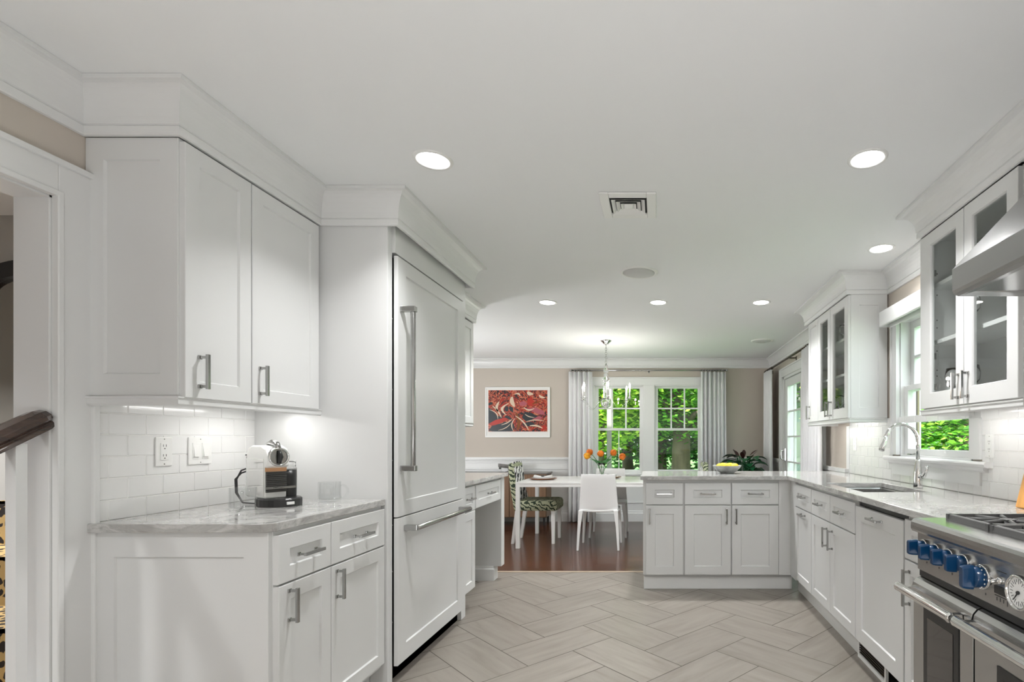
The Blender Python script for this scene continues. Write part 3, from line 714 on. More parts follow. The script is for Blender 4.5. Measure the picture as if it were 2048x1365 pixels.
# ---- right run
FR = 1.085
def rbase(label, y0, y1, name='base_cabinet'):
    t = thing(name, label, 'cabinet', (1.4, (y0+y1)/2, 0), 'white shaker kitchen cabinets')
    b = MB(); T = .018
    b.box(FR, XR-.002, y0, y0+T, .125, .883).box(FR, XR-.002, y1-T, y1, .125, .883).box(FR, XR-.002, y0+T, y1-T, .125, .145).box(XR-.014, XR-.002, y0+T, y1-T, .145, .883).box(FR, FR+.02, y0+T, y1-T, .85, .883).box(FR, FR+.02, y0+T, y1-T, .675, .70)
    b.build('body', 'paint', t, bevel=.001)
    MB().box(FR+.045, FR+.06, y0, y1, 0, .125).build('toe_kick', 'toe', t)
    return t
pl = RP(FR)
t = rbase('narrow white corner base cabinet, between the peninsula and the sink cabinet', 3.628, 4.20)
MB().box(1.068, 1.0845, 4.045, 4.2045, .118, .883).build('filler_panel', 'paint', t)
door(t, pl, 3.63, 4.04, .695, .862, ('h', 3.76, 3.875, .785), 'drawer', st=.06)
door(t, pl, 3.63, 4.04, .135, .688, ('h', 3.76, 3.875, .655))
t = rbase('white sink base cabinet with two drawer fronts and paired doors', 2.822, 3.627)
door(t, pl, 3.236, 3.622, .695, .862, ('h', 3.37, 3.485, .780), 'drawer', st=.06)
door(t, pl, 2.826, 3.230, .695, .862, ('h', 2.97, 3.085, .780), 'drawer', st=.06)
door(t, pl, 3.236, 3.622, .135, .688, ('v', .53, .655, 3.285))
door(t, pl, 2.826, 3.230, .135, .688, ('v', .53, .655, 3.185))
vv = thing('toe_kick_heater', 'dark slotted floor register in the toe kick below the sink cabinet', 'air vent', (FR+.04, 2.75, 0))
b = MB(); b.box(FR+.030, FR+.044, 2.56, 2.575, .0, .122).box(FR+.030, FR+.044, 2.90, 2.915, 0, .122).box(FR+.030, FR+.044, 2.575, 2.90, 0, .02).box(FR+.030, FR+.044, 2.575, 2.90, .105, .122); b.build('frame', 'whiteplastic', vv)
b = MB(); b.box(FR+.040, FR+.0445, 2.575, 2.90, .02, .105)
for k in range(6): b.box(FR+.033, FR+.040, 2.575, 2.90, .028+k*.013, .032+k*.013)
b.build('grille', 'bronze', vv)
t = thing('dishwasher', 'panelled white dishwasher with a dark gap beneath the marble worktop', 'dishwasher', (1.4, 2.54, 0))
b = MB(); b.box(FR+.03, XR-.03, 2.275, 2.815, .13, .875).box(FR+.10, XR-.03, 2.28, 2.55, 0, .13); b.build('body', 'gap', t)
MB().box(FR+.005, FR+.03, 2.275, 2.815, .852, .872).build('control_strip', 'black', t)
door(t, pl, 2.272, 2.815, .135, .850, ('h', 2.48, 2.605, .812), st=.075, rail=.075)
t = rbase('slim white base cabinet between the dishwasher and the steel range', 1.868, 2.262)
door(t, pl, 1.885, 2.258, .695, .862, ('h', 2.02, 2.135, .785), 'drawer', st=.06)
door(t, pl, 1.885, 2.258, .135, .688, ('v', .50, .655, 2.21))
# marble worktop: peninsula and sink run in one piece, hole for the sink
CF = 1.04
def slab_with_hole(outline_boxes, name, label):
    b = MB()
    for q in outline_boxes: b.box(*q, .884, .915)
    # join into one clean solid
    me = bpy.data.meshes.new(name); xs = sorted({v for q in outline_boxes for v in q[:2]}); ys = sorted({v for q in outline_boxes for v in q[2:4]})
    inside = lambda x, y: any(q[0] < x < q[1] and q[2] < y < q[3] for q in outline_boxes)
    V = {}; F = []; L = []
    def vid(i, j, k):
        if (i, j, k) not in V: V[(i, j, k)] = len(L); L.append((xs[i], ys[j], .915 if k else .884))
        return V[(i, j, k)]
    cell = {(i, j): inside((xs[i]+xs[i+1])/2, (ys[j]+ys[j+1])/2) for i in range(len(xs)-1) for j in range(len(ys)-1)}
    for (i, j), ok in cell.items():
        if not ok: continue
        F.append([vid(i, j, 1), vid(i+1, j, 1), vid(i+1, j+1, 1), vid(i, j+1, 1)]); F.append([vid(i, j, 0), vid(i, j+1, 0), vid(i+1, j+1, 0), vid(i+1, j, 0)])
        for di, dj, p, q in ((-1, 0, (i, j+1), (i, j)), (1, 0, (i+1, j), (i+1, j+1)), (0, -1, (i, j), (i+1, j)), (0, 1, (i+1, j+1), (i, j+1))):
            if not cell.get((i+di, j+dj)): F.append([vid(*p, 0), vid(*q, 0), vid(*q, 1), vid(*p, 1)])
    m2 = MB(); m2.add(L, F); o = m2.build(name, 'marble', bevel=.003)
    tagp(o, label, 'worktop'); return o
SX0, SX1, SY0, SY1 = 1.135, 1.505, 2.88, 3.51
xr_ = XR-.0095
slab_with_hole([(-.1326, CF, 4.165, 4.85), (CF, xr_, 3.51, 4.85), (CF, SX0, SY0, SY1), (SX1, xr_, SY0, SY1), (CF, xr_, 1.8665, SY0)], 'worktop', 'L-shaped grey marble worktop around the sink and along the peninsula')
t = thing('sink', 'stainless steel undermount kitchen sink set in the marble', 'sink', (1.32, 3.2, .68))
b = MB(); r = .012
outer = (SX0-.012, SX1+.012, SY0-.012, SY1+.012)
L = [(outer[0], outer[1], outer[2], outer[3], .8825), (SX0+.002, SX1-.002, SY0+.002, SY1-.002, .8825), (SX0+.008, SX1-.008, SY0+.008, SY1-.008, .875), (SX0+.012, SX1-.012, SY0+.012, SY1-.012, .70), (SX0+.03, SX1-.03, SY0+.03, SY1-.03, .685)]
b.loft([[(q[0], q[2], q[4]), (q[1], q[2], q[4]), (q[1], q[3], q[4]), (q[0], q[3], q[4])] for q in L], True, False, False)
cx, cy = (SX0+SX1)/2, (SY0+SY1)/2
b.add([(SX0+.03, SY0+.03, .685), (SX1-.03, SY0+.03, .685), (SX1-.03, SY1-.03, .685), (SX0+.03, SY1-.03, .685)], [(0, 1, 2, 3)])
b.build('basin', 'steel', t)
MB().lathe([(.04, .6865), (.045, .689), (.03, .687), (.001, .686)], (cx, cy, 0), 20).build('drain', 'chrome', t)
# faucet
t = thing('kitchen_faucet', 'tall polished chrome gooseneck faucet behind the sink', 'faucet', (1.558, 3.134, .915))
fx, fy = 1.558, 3.134
MB().lathe([(.001, .915), (.026, .915), (.027, .92), (.0255, .96), (.0245, 1.0), (.020, 1.04), (.0125, 1.075), (.0118, 1.085), (.001, 1.086)], (fx, fy, 0), 24).build('body', 'chrome', t)
pts = [(fx, fy, 1.07), (fx, fy, 1.18)]
for k in range(0, 13): a = PI*k/12*.93; pts.append((fx-.098+.098*math.cos(a), fy, 1.19+.105*math.sin(a)))
MB().tube(pts, .0115, 16).build('spout', 'chrome', t)
e = Vector(pts[-1]); d_ = (e-Vector(pts[-2])).normalized(); q = [e-d_*.01, e+d_*.02, e+d_*.055, e+d_*.078]
MB().tube(q, [.0125, .013, .0165, .0175], 16).tube([q[3], q[3]+d_*.004], [.014, .014], 16).build('spray_head', 'chrome', t)
l = MB(); l.tube([(fx, fy-.012, .985), (fx+.004, fy-.036, .985)], [.015, .014], 14); l.tube([(fx+.004, fy-.034, .985), (fx+.012, fy-.045, .99), (fx+.02, fy-.06, 1.02), (fx+.022, fy-.066, 1.05)], [.012, .014, .010, .005], 12)
l.build('lever', 'chrome', t)
# ---- glass-fronted wall cabinets on the right
def gdoor(par, a0, a1, z0, z1, X, far_stile=.062, near_stile=.062, h=None):
    mb = MB(); pl = RP(X); glassframe(mb, pl, a0, a1, z0, z1, 0, .02, near_stile, far_stile, .078, .066)
    o = mb.build('door', 'paint', par)
    MB().pbox(pl, a0+near_stile-.003, a1-far_stile+.003, z0+.075, z1-.063, .006, .009).build('pane', 'cabglass', o)
    if h: pull(pl, *h, .02, o)
    return o
XU = 1.395
t = wall_unit('white wall cabinet with two glass doors, beside the range hood', (1.53, 2.37, 1.32), xr_, XU, 1.995, 2.742, 1.36, 2.252, -1, panel_near=False, glassy=True, shelves=(1.70, 1.99))
gdoor(t, 2.358, 2.742, 1.362, 2.246, XU, far_stile=.10, h=('v', 1.385, 1.508, 2.393))
gdoor(t, 2.0, 2.352, 1.362, 2.246, XU, near_stile=.068, h=('v', 1.385, 1.508, 2.318))
for z in (1.46, 1.62, 2.05):
    MB().box(XU+.02, XU+.05, 2.716, 2.7235, z, z+.03).build('hinge', 'nickel', t)
for z in (1.53, 1.56, 1.66, 1.78, 1.82, 1.95, 2.06): MB().box(XU+.055, XU+.060, 2.722, 2.7235, z, z+.005).build('shelf_pin_hole', 'gap', t)
t = wall_unit('white wall cabinet with glass doors left of the sink window', (1.53, 4.3, 1.32), xr_, XU, 3.80, 4.80, 1.36, 2.252, -1, panel_near=True, glassy=True, shelves=(1.70, 1.97))
door(t, RP(XU), 4.487, 4.77, 1.362, 2.246, ('v', 1.385, 1.508, 4.72), st=.05)
gdoor(t, 4.172, 4.482, 1.362, 2.246, XU, h=('v', 1.385, 1.508, 4.205))
gdoor(t, 3.782, 4.166, 1.362, 2.246, XU, near_stile=.075, h=('v', 1.385, 1.508, 4.135))
MB().box(1.57, xr_+.009, 2.752, 3.715, 1.997, 2.104)
b = MB(); b.box(1.57, 1.588, 2.755, 3.715, 1.997, 2.104).box(1.588, XR-.023, 3.697, 3.715, 1.997, 2.104).box(1.588, XR-.023, 2.755, 3.697, 2.09, 2.104).box(XR-.034, XR-.023, 2.755, 3.697, 1.99, 2.104)
o = b.build('window_valance', 'trim', bevel=.006); tagp(o, 'white boxed valance above the sink window', 'valance')
# ---- glasses in the cabinets
def stemware(x, y, z, s, par_name, label, group):
    o = MB().lathe([(.001, 0), (.032*s, .001), (.030*s, .004), (.006*s, .010), (.004*s, .02), (.004*s, .075*s), (.012*s, .085*s), (.034*s, .115*s), (.038*s, .145*s), (.031*s, .185*s), (.0298*s, .185*s), (.0365*s, .145*s), (.032*s, .117*s), (.010*s, .090*s), (.0005, .088*s)], (0, 0, 0), 16)
    o.v = [(a+x, b+y, c+z) for a, b, c in o.v]
    q = o.build(par_name, 'glass'); tagp(q, label, 'glass', group); return q
for k, (y, z, lb) in enumerate(((2.66, 1.379, 'wine glass on the bottom shelf of the cabinet by the hood, far corner'), (2.55, 1.379, 'wine glass on the bottom shelf of the cabinet by the hood, catching the light'),
                 (2.50, 1.711, 'wine glass on the middle shelf of the cabinet by the hood'), (2.21, 1.711, 'wine glass behind the right glass door under the steel hood'), (2.10, 1.711, 'wine glass nearest the range behind the right glass door'))):
    stemware(1.50+.03*(k % 2), y, z, 1.0, 'wine_glass', lb, 'wine glasses behind glass doors')
for k in range(8):
    stemware(1.46+.07*(k % 2), 3.87+.075*k, 1.379 if k < 8 else 1.71, .95, 'wine_glass', 'wine glass in the packed bottom row of the cabinet left of the sink window', 'bottom row of wine glasses left of the sink window')
for k in range(3):
    stemware(1.50, 3.92+.16*k, 1.981, .8, 'wine_glass', 'wine glass on the top shelf of the cabinet left of the sink window', 'top row of wine glasses left of the sink window')
# ---- outlets and switches
def outlet(pl, a, z, label, gangs=1, switch=False, wd=.070):
    p = P3(pl, a, z-.057, .009)
    t = thing('light_switch' if switch else 'wall_outlet', label, 'light switch' if switch else 'outlet', p)
    W_ = wd if gangs == 1 else .112
    MB().pbox(pl, a-W_/2, a+W_/2, z-.0575, z+.0575, .009, .0145).build('plate', 'whiteplastic', t, bevel=.003)
    for g in range(gangs):
        ac = a+(g-(gangs-1)/2)*.046
        MB().pbox(pl, ac-.0165, ac+.0165, z-.034, z+.034, .0145, .0165).build('insert', 'whiteplastic', t, bevel=.001)
        if switch: MB().add(*[[P3(pl, ac-.012, z-.024, .0165), P3(pl, ac+.012, z-.024, .0165), P3(pl, ac+.012, z+.024, .0165), P3(pl, ac-.012, z+.024, .0165), P3(pl, ac-.012, z-.024, .0225), P3(pl, ac+.012, z-.024, .0225)], [(0, 1, 5, 4), (4, 5, 2, 3), (0, 4, 3), (1, 2, 5), (0, 3, 2, 1)]]).build('rocker', 'whiteplastic', t)
        else:
            b = MB()
            for s in (-1, 1):
                for d in (-.006, .006): b.pbox(pl, ac+d-.001, ac+d+.001, z+s*.019, z+s*.019+.009, .0165, .0168)
                b.pbox(pl, ac-.0022, ac+.0022, z+s*.019-.009, z+s*.019-.005, .0165, .0168)
            b.build('slot', 'gap', t)
    for s in (-1, 1): b = MB().pbox(pl, a-.002, a+.002, z+s*.049-.002, z+s*.049+.002, .0145, .0152); b.build('screw', 'nickel', t)
outlet(po, 2.068, 1.155, 'white double outlet on the left tiled wall')
outlet(po, 2.232, 1.155, 'white two-gang rocker light switch behind the coffee machine', 2, True)
outlet(pr, 2.615, 1.17, 'white outlet on the tiled wall right of the sink window')
outlet(pr, 4.40, 1.17, 'small white outlet on the tiles below the far glass cabinet')
# under-cabinet lamps
def under(x, y0, y1, z, wts, label):
    t = thing('under_cabinet_light', label, 'light', (x, (y0+y1)/2, z), 'slim under-cabinet light bars')
    MB().box(x-.02, x+.02, y0, y1, z-.012, z).build('housing', 'whiteplastic', t, bevel=.002)
    MB().box(x-.013, x+.013, y0+.01, y1-.01, z-.014, z-.012).build('diffuser', 'lens', t)
    ld = bpy.data.lights.new('lamp', 'AREA'); ld.shape = 'RECTANGLE'; ld.size = .03; ld.size_y = y1-y0-.04; ld.energy = wts; ld.color = (1, .98, .95)
    lo = bpy.data.objects.new('lamp', ld); C.objects.link(lo); lo.parent = t; lo.location = (0, 0, -.02)
under(-1.74, 2.12, 2.50, 1.351, .26, 'slim light bar hidden under the cabinet above the coffee machine')
under(1.53, 3.90, 4.70, 1.359, .11, 'slim light bar hidden under the far glass cabinet')
under(1.53, 2.10, 2.65, 1.359, .04, 'slim light bar hidden under the glass cabinet by the hood')
# ================================================================== RANGE
RY1, RY0 = 1.863, .64
t = thing('range', 'stainless steel professional gas range with a row of blue knobs', 'range', (1.3, 1.25, 0))
XF = .925
b = MB(); b.box(XF+.03, XR-.012, RY0, RY1, .10, .905); b.build('body', 'steel', t)
MB().box(XF+.09, XR-.05, RY0+.02, RY1-.02, 0, .10).build('plinth', 'black', t)
b = MB()      # rounded front ledge, then the top
prof = [(1.02, .925), (.92, .925), (.908, .921), (.901, .912), (.900, .90), (.900, .888), (.905, .880), (.916, .876), (XF, .876), (1.02, .876)]
b.loft([[(x, y, z) for x, z in prof] for y in (RY0, RY1)], True, True, False)
b.build('bullnose', 'steel', t, bevel=.001)
MB().box(1.0205, XR-.012, RY0, RY1, .9055, .921).build('cooktop', 'steeltop', t, bevel=.002)
MB().box(XR-.04, XR-.012, RY0, RY1, .9215, .945).build('backguard', 'steel', t, bevel=.002)
cp = MB(); cp.box(XF, XF+.0295, RY0, RY1, .745, .8755); panel = cp.build('control_panel', 'steel', t, bevel=.001)
MB().box(XF+.006, XF+.028, RY0+.002, RY1-.002, .722, .7445).build('vent_gap', 'black', t)
def knob(y, z, r, big=False):
    k = MB().lathe([(r*1.02, XF), (r*1.02, XF-.012), (r*.98, XF-.014), (r*.80, XF-.014), (r*.80, XF-.008), (.0005, XF-.008)], (0, y, z), 28, 'x').build('knob_bezel', 'chrome', t)
    x1 = XF-.014; d = .022 if not big else .026
    kb = MB().lathe([(r*.86, x1), (r*.86, x1-d+.003), (r*.80, x1-d), (.0005, x1-d)], (0, y, z), 28, 'x')
    hw, hh, gd = r*.30, r*.98, .030
    rg = []
    for cx_, s in ((x1-d+.002, 1.0), (x1-d-gd*.5, .97), (x1-d-gd+.003, .90), (x1-d-gd, .80)):
        rg.append([(cx_, y+sy*hw*s, z+sz*hh*s) for sy, sz in ((-.7, -1), (.7, -1), (1, -.8), (1, .8), (.7, 1), (-.7, 1), (-1, .8), (-1, -.8))])
    kb.loft(rg, True, True, False)
    o = kb.build('knob', 'blue', k)
    if big:
        n = MB()
        for i in range(14):
            a = 2*PI*i/14; n.box(x1-.004-.003*(i % 2), x1-.007-.003*(i % 2), y+math.cos(a)*r*.865-.0008, y+math.cos(a)*r*.865+.0008, z+math.sin(a)*r*.865-.002, z+math.sin(a)*r*.865+.002)
        n.build('knob_marking', 'whiteplastic', o)
for y in (1.800, 1.722, 1.645, 1.566): 
    knob(y, .833, .0265)
    MB().box(XF-.0008, XF, y-.002, y+.002, .778, .784).build('mark', 'black', t)
knob(1.478, .815, .0345, True); MB().box(XF-.0008, XF, 1.476, 1.480, .764, .770).build('mark', 'black', t)
for y in (.82, .745): knob(y, .833, .0265)
sw = MB(); sw.lathe([(.0005, XF-.008), (.009, XF-.008), (.010, XF-.002), (.010, XF)], (0, 1.412, .822), 14, 'x'); sw.tube([(XF-.006, 1.412, .822), (XF-.026, 1.416, .818)], [.003, .0045], 8); sw.build('toggle_switch', 'chrome', t)
b = MB(); b.box(XF-.001, XF, 1.388, 1.428, .845, .847); b.box(XF-.001, XF, 1.385, 1.437, .7765, .7785)
for k in range(3): b.box(XF-.001, XF, 1.400+k*.014, 1.4013+k*.014, .764, .774)
b.box(XF-.001, XF, 1.385, 1.3865, .760, .777); b.build('marking', 'black', t)
MB().box(XF-.003, XF, 1.388, 1.437, .783, .805).build('display', 'black', t, bevel=.001)
g = MB().lathe([(.046, XF), (.046, XF-.012), (.043, XF-.015), (.039, XF-.014), (.038, XF-.006)], (0, 1.333, .812), 40, 'x').build('oven_gauge', 'chrome', t)
MB().lathe([(.0385, XF-.006), (.0005, XF-.006)], (0, 1.333, .812), 40, 'x').build('dial', 'ceramic', g)
n = MB()
for i in range(24):
    a = 2*PI*i/24; r0, r1 = (.026, .034) if i % 2 else (.022, .034)
    p0 = Vector((XF-.0068, 1.333+math.cos(a)*r0, .812+math.sin(a)*r0)); p1 = Vector((XF-.0068, 1.333+math.cos(a)*r1, .812+math.sin(a)*r1)); n.tube([p0, p1], .0007, 4)
n.tube([(XF-.009, 1.333, .812), (XF-.009, 1.350, .790)], [.002, .001], 6); n.ball((XF-.009, 1.333, .812), .005, seg=10, rn=6)
n.build('dial_needle', 'black', g)
def oven_door(y0, y1, wy0, wy1, wz1):
    b = MB(); X = .9085
    prof = [(X+.045, .150), (X, .150), (X, .655), (X-.004, .668), (X-.006, .683), (X-.002, .700), (X+.010, .714), (X+.026, .720), (X+.045, .720)]
    b.loft([[(x, y, z) for x, z in prof] for y in (y0+.002, y1-.002)], True, True, False)
    d = b.build('oven_door', 'steel', t, bevel=.0015)
    MB().box(X-.003, X, wy0, wy1, .24, wz1).build('window_frame', 'black', d, bevel=.001)
    MB().box(X-.0045, X-.003, wy0+.028, wy1-.028, .272, wz1-.03).build('window_pane', 'darkglass', d)
    h = MB()
    for yy in (y0+.03, y1-.03):
        h.box(.853, X, yy-.010, yy+.010, .676, .692)
    h.tube([(.850, y0+.006, .685), (.850, y0+.012, .685), (.850, y0+.02, .685), (.850, y1-.02, .685), (.850, y1-.012, .685), (.850, y1-.006, .685)], [.0125, .0165, .0150, .0150, .0165, .0125], 20)
    h.build('handle', 'chrome', d, bevel=.001)
oven_door(1.508, 1.862, 1.578, 1.785, .635)
oven_door(.66, 1.504, .78, 1.40, .60)
# grates and burners
def grate(y0, y1, x0, x1):
    g = MB(); z0, z1 = .9225, .944; wb = .014
    fr_ = [(x0, x1, y0, y0+wb), (x0, x1, y1-wb, y1)]
    for q in fr_: g.box(*q, z0+.004, z1)
    pr2 = [(x0, z0+.002), (x0+.004, z1-.002), (x0+.008, z1), (x0+.018, z1), (x0+.020, z0+.002)]
    g.loft([[(x, y, z) for x, z in pr2] for y in (y0, y1)], True, True, False); g.box(x1-.016, x1, y0, y1, z0+.002, z1)
    cx_ = (y0+y1)/2
    for c in ((x0+.14), (x1-.14)):
        for k in range(8):
            a = 2*PI*k/8+PI/8; r0, r1 = .028, .115
            ex, ey = c+math.cos(a)*r1*1.05, cx_+math.sin(a)*r1*1.02
            ey = max(y0+.004, min(y1-.004, ey))
            g.tube([(c+math.cos(a)*r0, cx_+math.sin(a)*r0, z1-.006), (ex, ey, z1-.008)], [.006, .0075], 6)
        g.box(c-.02, c+.02, cx_-.02, cx_+.02, z1-.010, z1-.002)
    g.box((x0+x1)/2-.008, (x0+x1)/2+.008, y0, y1, z0+.004, z1)
    for y in (y0+.01, y1-.02): 
        for x in (x0+.005, x1-.015): g.box(x, x+.01, y, y+.01, .921, z0+.006)
    g.build('grate', 'iron', t)
    for c in ((x0+.14), (x1-.14)): MB().lathe([(.05, .9212), (.045, .928), (.030, .929), (.030, .935), (.001, .936)], (c, cx_, 0), 20).build('burner', 'black', t)
x0_, x1_ = 1.008, 1.60
grate(1.598, 1.832, x0_, x1_); grate(1.358, 1.592, x0_, x1_); grate(1.118, 1.352, x0_, x1_); grate(.878, 1.112, x0_, x1_)
# ================================================================== HOOD
t = thing('range_hood', 'brushed stainless steel chimney range hood above the range', 'range hood', (1.36, 1.25, 1.709))
HX0, HX1, HY0, HY1 = 1.05, XR-.012, .64, 1.868
b = MB(); e = .018
rim = [(HX0+e, HY0, HX1, HY1)]
def ring(x0, y0, y1, z): return [(x0, y0, z), (HX1, y0, z), (HX1, y1, z), (x0, y1, z)]
b.loft([ring(HX0+.016, HY0+.012, HY1-.012, 1.709), ring(HX0+.004, HY0+.003, HY1-.003, 1.718), ring(HX0, HY0, HY1, 1.73), ring(HX0, HY0, HY1, 1.806)], True, False, False)
b.build('rim', 'hood', t)
b = MB(); b.loft([ring(HX0, HY0, HY1, 1.8065), ring(1.385, 1.0, 1.505, 2.254)], True, False, False); b.build('canopy', 'hoodtop', t)
MB().loft([ring(1.385, 1.0, 1.505, 2.2541), ring(1.385, 1.0, 1.505, 2.2555)], True, False, False).build('chimney', 'steel', t)
b = MB(); b.add([(HX0+.016, HY0+.012, 1.709), (HX1, HY0+.012, 1.709), (HX1, HY1-.012, 1.709), (HX0+.016, HY1-.012, 1.709), (HX0+.05, HY0+.05, 1.716), (HX1-.02, HY0+.05, 1.725), (HX1-.02, HY1-.05, 1.725), (HX0+.05, HY1-.05, 1.716)], [(0, 1, 5, 4), (1, 2, 6, 5), (2, 3, 7, 6), (3, 0, 4, 7), (4, 5, 6, 7)]); b.build('underside', 'steel', t)
# ================================================================== COUNTER THINGS, LEFT
CT = .9155
def glass_mug(x, y, ang, label):
    t = thing('glass_mug', label, 'mug', (x, y, CT), 'clear glass mugs')
    a = .0465; H = .092; tk = .004
    pf = [(.0005, .0), (a*.93, .0), (a, .006), (a, H-.002), (a-tk*.5, H), (a-tk, H-.002), (a-tk, .014), (a-.012, .010), (.0005, .010)]
    t.location = (x, y, CT)
    MB().lathe([(r, CT+z) for r, z in pf], (x, y, 0), 32).build('cup', 'mugglass', t)
    pts = []
    for k in range(11):
        q = -PI/2+PI*k/10; pts.append((x+math.cos(ang)*(a-.003+.030*math.cos(q)), y+math.sin(ang)*(a-.003+.030*math.cos(q)), CT+H*.5+.030*math.sin(q)))
    MB().tube(pts, .0052, 10).build('handle', 'mugglass', t)
glass_mug(-1.517, 2.433, R(25), 'clear glass mug alone at the right end of the left counter')
glass_mug(-1.686, 2.138, R(-55), 'clear glass mug in front of the coffee machine')
# coffee machine: built facing +x, then turned
def coffee_machine():
    t = thing('coffee_machine', 'white and chrome capsule coffee machine with a milk frother', 'coffee machine')
    b = MB(); pts = []
    base = []
    for k in range(24):
        a = 2*PI*k/24; base.append((.03+.098*math.cos(a)*(1 if math.cos(a) > 0 else 1.35), .03+.078*math.sin(a)))
    b.loft([[(x, y, 0) for x, y in base], [(x, y, .030) for x, y in base], [(.05+(x-.05)*.94, .03+(y-.03)*.94, .036) for x, y in base]], True, True, False)
    b.build('base', 'black', t)
    w2 = .0425
    def body_ring(y): # side outline in x,z
        return [(-.10, .036, ), (-.10, .225), (-.085, .250), (-.05, .262), (.03, .262), (.068, .248), (.085, .220), (.085, .175), (.06, .165), (.06, .036)]
    b = MB(); b.loft([[(x, y, z) for x, z in body_ring(0)] for y in (-w2, w2)], True, True, False); b.build('body', 'whiteplastic', t, bevel=.006)
    MB().box(-.095, .055, -w2-.0012, -w2, .045, .205).build('side_panel', 'chrome', t, bevel=.0005)
    MB().box(-.14, -.101, -.03, .03, .036, .215).build('water_tank', 'glass', t, bevel=.006)
    MB().box(-.141, -.10, -.031, .031, .2155, .222).build('tank_lid', 'black', t, bevel=.002)
    hd = MB().lathe([(.040, .060), (.040, .092), (.036, .095), (.033, .092)], (0, 0, .213), 32, 'x').build('head_ring', 'chrome', t)
    MB().lathe([(.033, .088), (.0005, .088)], (0, 0, .213), 32, 'x').build('head_face', 'nickel', hd)
    MB().tube([(.093, 0, .185), (.097, .003, .213), (.093, 0, .240)], [.006, .010, .006], 10).build('spout_cover', 'black', hd)
    MB().tube([(.088, 0, .248), (.07, 0, .268), (.03, 0, .275), (-.01, 0, .268)], [.010, .012, .012, .008], 10).build('lever', 'nickel', t)
    MB().box(.0605, .0645, -w2+.002, w2-.002, .150, .180).build('copper_band', 'copper', t)
    g = MB(); g.box(.0605, .066, -w2+.004, w2-.004, .062, .1495)
    for k in range(10): g.box(.066, .072, -w2+.004, w2-.004, .066+k*.008, .0705+k*.008)
    g.build('grille', mat('dark ribbed plastic', (.06, .058, .055), .3), t)
    MB().box(.072, .076, -w2-.002, w2+.03, .076, .086).build('name_strip', 'nickel', t)
    m = MB()
    for k in range(7): m.box(.076, .0765, -.016+k*.005, -.0135+k*.005, .0795, .083)
    m.build('lettering', 'black', t)
    m = MB(); m.box(.120, .1295, .012, .042, .009, .022); m.build('badge', 'ceramic', t, bevel=.002)
    MB().lathe([(.030, .037), (.031, .12), (.031, .152), (.0005, .152)], (.0, .078, 0), 24).build('milk_frother', 'black', t)
    MB().lathe([(.032, .1525), (.032, .160), (.028, .166), (.028, .190), (.030, .192), (.0005, .194)], (.0, .078, 0), 24).build('frother_lid', 'glass', t)
    for k, rr in enumerate((0, .012)):
        MB().tube([(-.14, -.02, .16-rr), (-.165, -.035, .15-rr), (-.185-rr, -.045, .11), (-.18-rr, -.045, .05), (-.14, -.04, .008), (-.08, -.02, .006)], .0035, 8).build('power_cord', 'rubber', t)
    return t
cm = coffee_machine(); cm.location = (-1.690, 2.285, CT); cm.rotation_euler = (0, 0, R(-30))
# knife block on the right counter
t = thing('knife_block', 'honey coloured wooden block at the right picture edge beside the range', 'knife block', (1.60, 2.16, CT))
b = MB(); b.loft([[(x, y, z) for x, z in ((1.515, CT), (1.64, CT), (1.655, CT+.20), (1.575, CT+.235))] for y in (2.10, 2.225)], True, True, False); b.build('body', 'honey', t, bevel=.006)
for k in range(3): MB().tube([(1.60+.012*k, 2.13+.03*k, CT+.215), (1.585+.012*k, 2.13+.03*k, CT+.29)], [.009, .011], 8).build('knife_handle', 'black', t)
# fruit bowl with lemons
bx, by = .60, 4.50
t = thing('fruit_bowl', 'grey ceramic bowl of lemons on the peninsula', 'bowl', (bx, by, CT))
MB().lathe([(.0005, CT), (.058, CT), (.060, CT+.006), (.085, CT+.022), (.112, CT+.05), (.124, CT+.068), (.121, CT+.069), (.108, CT+.052), (.08, CT+.026), (.05, CT+.012), (.0005, CT+.010)], (bx, by, 0), 40).build('bowl', mat('grey painted ceramic', (.27, .28, .27), .3, var=.5, vscale=14), t)
for dx, dy, dz, lb in ((-.062, -.02, .058, 'lemon at the left of the fruit bowl'), (.0, -.03, .060, 'lemon in the front middle of the fruit bowl'), (.062, -.02, .058, 'lemon at the right of the fruit bowl'), (-.03, .045, .060, 'lemon behind, left of centre in the fruit bowl'), (.035, .045, .060, 'lemon behind, right of centre in the fruit bowl')):
    lm = MB(); c = (bx+dx, by+dy, CT+dz); lm.ball(c, .037, .030, .030); a = random.uniform(-.5, .5)
    lm.tube([(c[0]+.034, c[1], c[2]), (c[0]+.043, c[1], c[2]+.001)], [.010, .003], 8)
    o = lm.build('lemon', 'lemon'); tagp(o, lb, 'lemon', 'lemons in the grey bowl')
# ================================================================== DINING ROOM
TX0, TX1, TY0, TY1, TZ = -1.565, .36, 5.80, 6.78, .733
t = thing('dining_table', 'long white lacquered dining table with square legs', 'table', ((TX0+TX1)/2, (TY0+TY1)/2, 0))
MB().box(TX0, TX1, TY0, TY1, TZ-.018, TZ).build('tabletop', 'tablewhite', t, bevel=.002)
b = MB()
for q in ((TX0, TX1, TY0+.004, TY0+.034), (TX0, TX1, TY1-.034, TY1-.004), (TX0+.004, TX0+.034, TY0, TY1), (TX1-.034, TX1-.004, TY0, TY1)): b.box(*q, TZ-.052, TZ-.0185)
b.build('apron', 'tablewhite', t, bevel=.001)
for x in (TX0+.001, TX1-.045):
    for y in (TY0+.001, TY1-.045): MB().box(x, x+.044, y, y+.044, 0, TZ-.0185).build('leg', 'tablewhite', t, bevel=.002)
